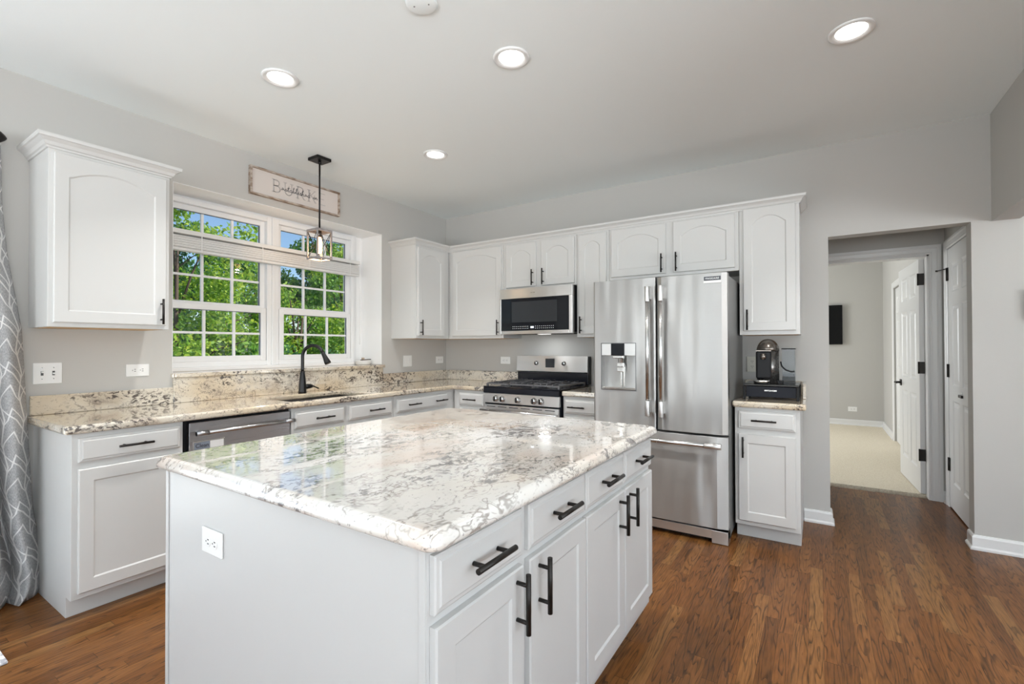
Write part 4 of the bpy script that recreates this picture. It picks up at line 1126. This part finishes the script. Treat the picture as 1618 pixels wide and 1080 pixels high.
# ------------------------------------------------------------------ coffee corner
t = thing('pod_drawer', 'low black coffee pod drawer on legs, under the coffee machine', 'drawer box', (3.262, -.33, .915))
b = MB(); b.box(3.112, 3.412, -.452, -.16, .930, 1.004); b.build('drawer_front_box', mat('pod_drawer_navy_black', (.010, .011, .017), .3, spec=.15), t, bevel=.003)
b = MB(); b.box(3.098, 3.426, -.466, -.15, 1.006, 1.020); b.build('top_shelf', mat('smoked_top', (.02, .019, .018), .15, spec=.4), t, bevel=.004)
for x in (3.103, 3.421):
    for y in (-.462, -.158):
        b = MB(); b.box(x-.008, x+.008, y-.010, y+.010, .9152, 1.006); b.build('leg', DKPLAST, t, bevel=.002)
b = MB(); b.box(3.225, 3.298, -.4545, -.4522, .972, .980); b.build('name_strip', CHROME, t)
text_obj('NESPRESSO', .0085, frameY(-.4546, 3.2615, .976), 'lettering', INK, t, depth=.0002, n0=.0003)
# machine
t = thing('coffee_machine', 'black and gunmetal domed coffee machine on the pod drawer', 'coffee machine', (3.235, -.32, 1.021))
cx, cy = 3.238, -.335
def capsule_ring(hw, hd0, hd1, z, n=28):
    out = []
    for k in range(n):
        a = 2*PI*k/n
        out.append((cx+hw*math.cos(a), cy+(hd1 if math.sin(a) > 0 else hd0)*math.sin(a), z))
    return out
def loft(b, rings, smooth=True):
    k = len(rings[0]); b.add([q for r in rings for q in r], [(i*k+j, i*k+(j+1) % k, (i+1)*k+(j+1) % k, (i+1)*k+j) for i in range(len(rings)-1) for j in range(k)], smooth)
    k0 = len(b.v)-k*len(rings); b.f += [tuple(k0+j for j in reversed(range(k))), tuple(k0+(len(rings)-1)*k+j for j in range(k))]; b.sm += [False, False]
b = MB(); loft(b, [capsule_ring(.069, .085, .12, z) for z in (1.0215, 1.245)]); b.build('machine_body', mat('machine_side_grey', (.19, .18, .17), .28, .85), t)
b = MB(); loft(b, [capsule_ring(.071*math.cos(a), .088*math.cos(a)+.0, .12*math.cos(a), 1.2455+.082*math.sin(a)) for a in [i*PI/2/8*.98 for i in range(9)]]); b.build('lid_dome', GUN, t)
b = MB(); b.box(cx-.066, cx+.028, cy-.108, cy-.03, 1.055, 1.243); b.build('front_column', DKPLAST, t, bevel=.012, seg=3)
b = MB(); b.lathe([(0, -.018), (.016, -.018), (.019, 0), (.016, .022), (0, .024)], (cx-.02, cy-.112, 1.205), n=16); b.build('coffee_spout', GUN, t)
b = MB(); b.box(cx-.066, cx+.028, cy-.1085, cy-.10, 1.2435, 1.249); b.build('front_trim', GUN, t)
b = MB(); b.lathe([(0, 0), (.046, 0), (.052, .004), (.052, .016), (.048, .018), (.0, .016)], (cx-.03, cy-.10, 1.0302), n=28); b.build('cup_tray', CHROME, t)
b = MB(); b.lathe([(0, 0), (.05, 0), (.05, .009), (0, .009)], (cx-.03, cy-.10, 1.0208), n=20); b.build('tray_foot', DKPLAST, t)
# water tank
t = thing('water_tank', 'tall clear water container with a black lid right of the coffee machine', 'container', (3.365, -.32, 1.021))
b = MB(); wx0, wx1, wy0, wy1 = 3.325, 3.404, -.38, -.25
b.box(wx0, wx0+.003, wy0, wy1, 1.0215, 1.255); b.box(wx1-.003, wx1, wy0, wy1, 1.0215, 1.255); b.box(wx0+.003, wx1-.003, wy0, wy0+.003, 1.0215, 1.255); b.box(wx0+.003, wx1-.003, wy1-.003, wy1, 1.0215, 1.255)
b.build('tank_wall', ACRYL, t)
b = MB(); b.box(wx0-.002, wx1+.001, wy0-.002, wy1+.002, 1.2555, 1.263); b.build('lid', DKPLAST, t)
b = MB(); b.tube([(3.318, -.36, 1.17), (3.325, -.385, 1.14), (3.35, -.39, 1.115), (3.38, -.39, 1.105), (3.40, -.39, 1.108)], .005, 8); b.build('tank_handle', DKPLAST, t)
b = MB(); b.box(wx0+.003, wx1-.003, wy0+.004, wy1-.004, 1.0217, 1.095); b.build('water', glass_mat('tank_water', (.72, .74, .76), ior=1.2), t)
b = MB(); b.box(3.285, 3.33, -.37, -.28, 1.0210, 1.04); b.build('tank_base', DKPLAST, t)

# ------------------------------------------------------------------ pendant
px, py = .335, -1.855
t = thing('pendant_lamp', 'small black pendant lantern hanging in front of the window over the sink', 'pendant lamp', (px, py, H), None)
b = MB(); b.box(px-.06, px+.06, py-.06, py+.06, 2.700, H-.0005); b.build('ceiling_plate', BRONZE, t, bevel=.002)
b = MB(); b.tube([(px, py, 2.7), (px, py, 2.168)], .0065, 10); b.lathe([(.0, .0), (.011, 0), (.011, .02), (0, .02)], (px, py, 2.68), n=12); b.build('rod', BRONZE, t)
hw = .066; zb, zt = 1.945, 2.172; e = .011
b = MB(); b.box(px-hw, px+hw, py-hw, py+hw, zt-.004, zt)
for sx in (-1, 1):
    for sy in (-1, 1):
        b.box(px+sx*hw-(e if sx > 0 else 0), px+sx*hw+(e if sx < 0 else 0), py+sy*hw-(e if sy > 0 else 0), py+sy*hw+(e if sy < 0 else 0), zb, zt-.004)
for z0 in (zb, zt-.017):
    b.box(px-hw+e, px+hw-e, py-hw, py-hw+e, z0, z0+.013); b.box(px-hw+e, px+hw-e, py+hw-e, py+hw, z0, z0+.013)
    b.box(px-hw, px-hw+e, py-hw+e, py+hw-e, z0, z0+.013); b.box(px+hw-e, px+hw, py-hw+e, py+hw-e, z0, z0+.013)
lf = b.build('lantern_frame', WASH, t, bevel=.001)
b = MB()
for s_ in (-1, 1):
    for (a, c) in (((-1, 1)), ((1, -1))):
        b.tube([(px+s_*(hw-.005), py+a*(hw-.008), zb+.012), (px+s_*(hw-.005), py+c*(hw-.008), zt-.016)], .0022, 6)
        b.tube([(px+a*(hw-.008), py+s_*(hw-.005), zb+.012), (px+c*(hw-.008), py+s_*(hw-.005), zt-.016)], .0022, 6)
b.build('cross_bars', BRONZE, lf)
b = MB(); b.lathe([(0, .05), (.015, .05), (.017, .0), (0, 0)], (px, py, 2.118), n=16); b.build('socket', GUN, t)
b = MB(); b.lathe([(.003, -.125), (.014, -.12), (.020, -.10), (.021, -.05), (.014, -.01), (.012, 0), (0, 0)], (px, py, 2.117), n=18); b.build('bulb', BULB, t)
lp = bpy.data.lights.new('pendant_glow', 'POINT'); lp.energy = 2.5; lp.color = (1, .66, .36); lp.shadow_soft_size = .02
lo = bpy.data.objects.new('pendant_glow', lp); COL.objects.link(lo); lo.parent = t; lo.location = (0, 0, 1.965-H)

# ------------------------------------------------------------------ ceiling lights
def downlight(x, y, label):
    t = thing('recessed_light', label, 'ceiling light', (x, y, H), 'recessed ceiling lights')
    b = MB(); b.lathe([(.062, .0), (.066, -.004), (.082, -.009), (.090, -.006), (.092, -.0004), (.060, -.0004)], (x, y, H), n=40); b.build('trim_ring', PLAST, t)
    b = MB(); b.lathe([(0, -.0022), (.0615, -.0022), (.0625, -.0006), (0, -.0006)], (x, y, H), n=32); b.build('lens', LENS, t)
    d = bpy.data.lights.new('downlight_beam', 'AREA'); d.shape = 'DISK'; d.size = .11; d.spread = math.radians(104); d.energy = LAMP_W; d.color = (1, .98, .95)
    o = bpy.data.objects.new('downlight_beam', d); COL.objects.link(o); o.parent = t; o.location = (0, 0, -.0035)
    return t
downlight(1.119, -2.643, 'round recessed ceiling light nearest the window wall, left in the photo')
downlight(2.255, -2.115, 'round recessed ceiling light above the middle of the island')
downlight(3.672, -1.431, 'round recessed ceiling light at upper right, toward the hall opening')
downlight(1.127, -1.425, 'round recessed ceiling light in front of the corner cabinets, smallest in view')
# fittings of the same kind behind the camera
for x, y in ((2.2, -5.6), (6.3, -3.0)):
    downlight(x, y, 'round recessed ceiling light behind the viewpoint')
b = MB(); b.lathe([(0, -.010), (.055, -.010), (.064, -.007), (.067, -.0004), (0, -.0004)], (2.143, -2.637, H), n=36)
t = thing('ceiling_cover_plate', 'blank round white cover plate on the ceiling at the top edge', 'cover plate', (2.143, -2.637, H))
b.build('plate', CEIL, t)
for s_ in (-1, 1):
    b = MB(); b.lathe([(0, -.0125), (.003, -.012), (.0035, -.0102), (0, -.0102)], (2.143+s_*.030, -2.637+s_*.012, H), n=10)
    b.build('screw', SIDE, t)

# ------------------------------------------------------------------ wall sign
t = thing('wall_sign', 'wide wood-framed family name sign hung above the kitchen window', 'sign', (.02, -1.829, 2.42))
SY0, SY1, SZ0, SZ1 = -2.218, -1.440, 2.416, 2.626
b = MB(); b.box(.001, .018, SY0+.01, SY1-.01, SZ0+.01, SZ1-.01); b.build('board', SIGNBG, t)
b = MB(); b.box(.001, .034, SY0, SY1, SZ1-.014, SZ1); b.box(.001, .034, SY0, SY1, SZ0, SZ0+.014); b.box(.001, .034, SY0, SY0+.014, SZ0+.014, SZ1-.014); b.box(.001, .034, SY1-.014, SY1, SZ0+.014, SZ1-.014)
b.build('sign_frame', OLDWOOD, t, bevel=.002)
def ribbon(b, pts, w, fr, n0, n1):
    for (u0, v0), (u1, v1) in zip(pts, pts[1:]):
        dx, dy = u1-u0, v1-v0; L = math.hypot(dx, dy) or 1e-6; nx, ny = -dy/L*w/2, dx/L*w/2
        ex, ey = dx/L*w*.25, dy/L*w*.25
        b.prism([(u0-nx-ex, v0-ny-ey), (u1-nx+ex, v1-ny+ey), (u1+nx+ex, v1+ny+ey), (u0+nx-ex, v0+ny-ey)], fr, n0, n1)
def arc(cx_, cy_, rx, ry, a0, a1, n=8): return [(cx_+rx*math.cos(math.radians(a0+(a1-a0)*i/n)), cy_+ry*math.sin(math.radians(a0+(a1-a0)*i/n))) for i in range(n+1)]
frG = frameX(.0182, -2.045, 2.478); hh = .094; b = MB()
def serif(u, v, L=.026): ribbon(b, [(u-L/2, v), (u+L/2, v)], .004, frG, 0, .001)
LW = .088; th, tn = .011, .004
# B
u = 0.012; ribbon(b, [(u, 0), (u, hh)], th, frG, 0, .001); serif(u, 0); serif(u, hh)
ribbon(b, [(u, hh), (u+.022, hh)] + arc(u+.022, hh*.76, .022, hh*.24, 90, -90) + [(u, hh*.52)], .006, frG, 0, .001)
ribbon(b, [(u, hh*.52), (u+.026, hh*.52)] + arc(u+.026, hh*.26, .026, hh*.26, 90, -90) + [(u, 0)], .006, frG, 0, .001)
# U
u = .105; ribbon(b, [(u, hh), (u, hh*.3)] + arc(u+.028, hh*.3, .028, hh*.3, 180, 360) + [(u+.056, hh)], .007, frG, 0, .001); serif(u, hh); serif(u+.056, hh)
# R
u = .212; ribbon(b, [(u, 0), (u, hh)], th, frG, 0, .001); serif(u, 0); serif(u, hh)
ribbon(b, [(u, hh), (u+.024, hh)] + arc(u+.024, hh*.75, .023, hh*.25, 90, -90) + [(u, hh*.5)], .006, frG, 0, .001)
ribbon(b, [(u+.020, hh*.5), (u+.058, 0)], .009, frG, 0, .001); serif(u+.060, 0, .018)
# K
u = .312; ribbon(b, [(u, 0), (u, hh)], th, frG, 0, .001); serif(u, 0); serif(u, hh)
ribbon(b, [(u, hh*.38), (u+.055, hh)], .005, frG, 0, .001); ribbon(b, [(u+.02, hh*.55), (u+.060, 0)], .009, frG, 0, .001); serif(u+.055, hh, .018); serif(u+.062, 0, .018)
# E
u = .415; ribbon(b, [(u, 0), (u, hh)], th, frG, 0, .001); serif(u, 0); serif(u, hh)
for v, L in ((0, .05), (hh*.5, .036), (hh, .048)): ribbon(b, [(u, v), (u+L, v)], .005, frG, 0, .001)
b.build('name_lettering', SIGNTX, t)
# script over it
frH = frameX(.0194, -1.968, 2.505); b = MB(); u = 0; xh = .017
SX = 1.42
def st(P, w=.0030): ribbon(b, [(u*SX+p[0]*SX, p[1]*1.15) for p in P], w, frH, 0, .0008)
for ch in 'established in':
    if ch == 'e': st([(-.004, .002), (.010, .008)] + arc(.006, .011, .0045, .006, 20, 330, 9) + [(.016, .004)]); u += .018
    elif ch == 's': st([(-.002, .003), (.007, xh), (.010, .008), (.006, .001), (.000, .002)]); st([(.006, .001), (.015, .004)]); u += .015
    elif ch == 't': st([(-.002, .004), (.009, .038)]); st([(.007, .030), (.004, .003), (.008, .001), (.014, .005)]); st([(-.002, .024), (.016, .027)]); u += .014
    elif ch == 'a': st(arc(.006, .009, .006, .008, 60, 330, 9)); st([(.012, xh), (.010, .002), (.017, .004)]); u += .019
    elif ch == 'b': st([(-.003, .003), (.008, .036), (.005, .040), (.002, .032), (.002, .003), (.008, .001), (.011, .009), (.006, .014)]); st([(.011, .010), (.017, .011)]); u += .017
    elif ch == 'l': st([(-.003, .003), (.009, .036), (.006, .041), (.002, .030), (.003, .002), (.012, .004)]); u += .012
    elif ch == 'i': st([(-.002, .003), (.005, xh), (.004, .002), (.011, .004)]); st([(.007, .026), (.009, .028)]); u += .011
    elif ch == 'h': st([(-.003, .003), (.009, .036), (.006, .041), (.002, .030), (.001, .0)]); st([(.001, .006), (.007, .016), (.011, .012), (.010, .001), (.017, .004)]); u += .018
    elif ch == 'd': st(arc(.006, .009, .006, .008, 60, 330, 9)); st([(.015, .040), (.011, .002), (.018, .004)]); u += .021
    elif ch == 'n': st([(.0, .0), (.003, xh), (.002, .006), (.009, xh), (.012, .013), (.011, .001), (.018, .006)]); u += .018
    else: u += .016
b.build('script_lettering', SIGNSC, t)

# ------------------------------------------------------------------ curtain and rod
t = thing('curtain_rod', 'black curtain rod with a ball finial, top left corner of the photo', 'curtain rod', (.10, -4.6, 2.333))
b = MB(); b.tube([(.10, -3.53, 2.333), (.10, -6.1, 2.333)], .0125, 14); b.build('rod', BLACK, t)
b = MB(); b.lathe([(0, .0), (.014, .0), (.016, .006), (.011, .012), (.020, .018), (.030, .032), (.033, .048), (.028, .066), (.016, .080), (.006, .088), (0, .09)], (.10, -3.532-.034, 2.333), 'y', 20); b.build('finial', BLACK, t)
b = MB(); b.box(.0005, .012, -3.60, -3.57, 2.29, 2.37); b.box(.012, .10, -3.59, -3.58, 2.312, 2.322); b.build('bracket', BLACK, t)
ns, nt = 150, 60
verts = []; uvs = []
zk = [0.004, .06, .15, .45, .9, 1.37, 1.755, 2.0, 2.36]; yk = [-3.372, -3.342, -3.335, -3.375, -3.395, -3.415, -3.468, -3.486, -3.492]
for j in range(nt+1):
    z = .004 + (2.356)*j/nt; f = z/2.36
    yr = np.interp(z, zk, yk) - .012
    Wd = .52 + .10*f
    A = .028+.062*(1-f)**1.3
    pud = max(0, (.22-z)/.22)
    for i in range(ns+1):
        s_ = i/ns
        ph = 2*PI*(4.3*s_+.06) + .5*math.sin(3*s_+2*f)
        x = .085 + .055*(1-f) + A*math.cos(ph)*-1 + .012*math.sin(ph*2.3+f*4)*(1-f) + pud**2*.05*math.sin(ph+.8)
        x += .06*(1-f)*s_
        y = yr - s_*Wd + .018*math.sin(ph*1.0+1.1)*(1-f*.5) + .012*pud*math.cos(ph*1.7)
        verts.append((max(x, .012), y, z)); uvs.append((s_*1.45, z))
me = bpy.data.meshes.new('curtain'); fs = [(j*(ns+1)+i, j*(ns+1)+i+1, (j+1)*(ns+1)+i+1, (j+1)*(ns+1)+i) for j in range(nt) for i in range(ns)]
org = (.14, -3.65, 0)
me.from_pydata([(a-org[0], c-org[1], d) for a, c, d in verts], [], fs); me.polygons.foreach_set('use_smooth', [True]*len(fs))
ul = me.uv_layers.new(name='UVMap'); li = np.zeros(len(me.loops), dtype=np.int32); me.loops.foreach_get('vertex_index', li); ul.data.foreach_set('uv', np.array(uvs)[li].ravel())
me.materials.append(CURT); o = bpy.data.objects.new('curtain', me); COL.objects.link(o); o.location = org
sm = o.modifiers.new('thick', 'SOLIDIFY'); sm.thickness = .003
tag(o, 'long grey curtain with a white geometric trellis pattern at the left edge', 'curtain')

# rug by the patio door
b = MB(); b.box(.10, .772, -5.2, -3.582, .0008, .012); o = b.build('door_rug', RUG, None, bevel=.004); tag(o, 'white rug with grey flecks, corner showing on the floor at bottom left', 'rug')

# bedroom television
b = MB(); b.box(3.10, 3.865, 5.165, 5.20, 1.300, 1.935); t = thing('television', 'black flat television mounted on the bedroom wall beyond the hall', 'television', (3.48, 5.2, 1.3))
b.build('screen', TVB, t, bevel=.004)
b = MB(); b.box(3.35, 3.62, 5.2005, 5.2245, 1.45, 1.75); b.build('wall_mount', DKPLAST, t)

# ------------------------------------------------------------------ outdoors
b = MB(); b.box(-60, -.5, -40, 50, -.7, -.6); o = b.build('lawn', GRASS); o['kind'] = 'structure'
b = MB(); b.box(-4.2, -.5, -9, 6, -.5999, -.55); struct(b.build('bounce_paving', BOUNCE_PAVE))  # unseen pale paving, added to bounce sun up into the window recess

def leaves(centers, radii, per, size, seed, flat=.8):
    rg = np.random.default_rng(seed)
    C = []
    for c, r in zip(centers, radii):
        n = int(per*r*r/.16)
        d = rg.normal(size=(n, 3)); d /= np.linalg.norm(d, axis=1)[:, None]
        rad = r*(rg.random(n)**.45)
        C.append(np.array(c)+d*rad[:, None]*np.array([1, 1, flat]))
    C = np.concatenate(C); n = len(C)
    a = rg.normal(size=(n, 3)); a /= np.linalg.norm(a, axis=1)[:, None]
    q = rg.normal(size=(n, 3)); nn = np.cross(a, q); nn /= np.linalg.norm(nn, axis=1)[:, None]
    w = np.cross(nn, a)
    L = size*(.7+.6*rg.random(n))[:, None]
    P = np.stack([C-a*L*.5, C+w*L*.28+nn*L*.05, C+a*L*.5, C-w*L*.28+nn*L*.05], axis=1)
    return P.reshape(-1, 3), n
def plant(name, label, cat, base, centers, radii, per, size, seed, m, trunk=None, group=None):
    t = thing(name, label, cat, base, group)
    V, n = leaves(centers, radii, per, size, seed)
    V = V - np.array(base)
    me = bpy.data.meshes.new('foliage'); me.vertices.add(len(V)); me.vertices.foreach_set('co', V.ravel().astype(np.float32))
    me.loops.add(n*4); me.loops.foreach_set('vertex_index', np.arange(n*4, dtype=np.int32)); me.polygons.add(n)
    me.polygons.foreach_set('loop_start', np.arange(0, n*4, 4, dtype=np.int32)); me.polygons.foreach_set('loop_total', np.full(n, 4, dtype=np.int32))
    me.update(calc_edges=True); me.validate()
    me.materials.append(m)
    o = bpy.data.objects.new('foliage', me); COL.objects.link(o); o.parent = t; o['kind'] = 'stuff'
    if trunk:
        b = MB()
        for pts, rs in trunk: b.tube(pts, rs, 8)
        b.build('trunk', BARK, t)
    return t
rnd = random.Random(5)
def tree(x, y, h, cr, seed, m, label, per=330, size=.085, low=1.0, dens=40):
    rg = random.Random(seed); z0 = -.6
    cs, rs, tk = [], [], []
    top = (x+rg.uniform(-.2, .2), y+rg.uniform(-.2, .2), z0+h*.82)
    tk.append(([(x, y, z0), (x+.03, y-.04, z0+h*.3), top], [.07+h*.008, .055, .015]))
    for i in range(dens):
        f = rg.random(); zz = z0+low+(h-low)*f
        env = math.sin(PI*min(1, .18+.80*f))**.7
        a = rg.uniform(0, 2*PI); rr_ = cr*env*math.sqrt(rg.uniform(.08, 1))
        c = (x+rr_*math.cos(a), y+rr_*math.sin(a), zz)
        cs.append(c); rs.append(rg.uniform(.28, .52)*(1 if f < .8 else .75)*cr/1.7)
        hz = z0+low*.6+(zz-z0-low*.6)*.55
        if i % 2 == 0: tk.append(([(x, y, max(z0+.5, hz)), (x+(c[0]-x)*.5, y+(c[1]-y)*.5, (hz+zz)/2+.1), c], [.03, .018, .008]))
    return plant('tree', label, 'tree', (x, y, z0), cs, rs, per, size, seed, m, tk, 'garden trees outside the kitchen window')
def bush(x, y, h, r, seed, m, label):
    rg = random.Random(seed); cs, rs = [], []
    for i in range(16):
        a = rg.uniform(0, 2*PI); q = r*math.sqrt(rg.random()); f = rg.random()
        cs.append((x+q*math.cos(a), y+q*math.sin(a), -.6+h*(.12+.75*f))); rs.append(rg.uniform(.35, .55))
    return plant('shrub', label, 'shrub', (x, y, -.6), cs, rs, 190, .085, seed, m, [([(x, y, -.6), (x, y, -.6+h*.6)], [.05, .02])], 'garden shrubs outside the kitchen window')
tree(-6.2, -.2, 4.7, 1.9, 11, LEAF_A, 'yellow-green tree seen through the left window sash')
tree(-7.6, 1.9, 3.7, 1.7, 12, LEAF_B, 'leafy tree behind the centre mullion of the window', dens=30, per=260)
tree(-5.6, 1.75, 3.15, 1.15, 19, LEAF_A, 'small bright tree in front of the window mullion', dens=22, per=200, size=.075)
tree(-6.6, 4.1, 4.4, 1.9, 13, LEAF_A, 'light green tree seen through the right window sash')
tree(-10.5, 6.6, 6.6, 2.4, 14, LEAF_B, 'tall green tree at the right side of the window view', size=.12)
tree(-11.5, .8, 6.0, 2.4, 15, LEAF_C, 'dark green tree far out at the left of the window view', size=.12)
tree(-13.5, 4.0, 4.9, 2.3, 16, LEAF_C, 'distant dark tree low in the middle of the window view', size=.13)
tree(-15.5, 10.0, 6.4, 2.8, 17, LEAF_C, 'distant dark tree beyond the right window sash', size=.14)
tree(-6.4, -3.7, 4.8, 1.9, 18, LEAF_B, 'green tree hidden behind the upper cabinet seen through the left pane')
for i, (x, y) in enumerate(((-5.2, -1.6), (-5.0, .0), (-4.9, 1.3), (-5.4, 2.7), (-6.2, 4.4), (-7.5, 6.2), (-9, 8.2))):
    bush(x, y, 2.15, .95, 40+i, (LEAF_C, LEAF_B)[i % 2], ['low dark shrub at the far left behind the lower window sashes', 'deep green shrub behind the lower left sash', 'dense shrub behind the lower sash by the mullion', 'dark shrub behind the lower right sash', 'green shrub behind the faucet in the window view', 'shrub in the right corner of the window view', 'farthest shrub at the right of the window view'][i])
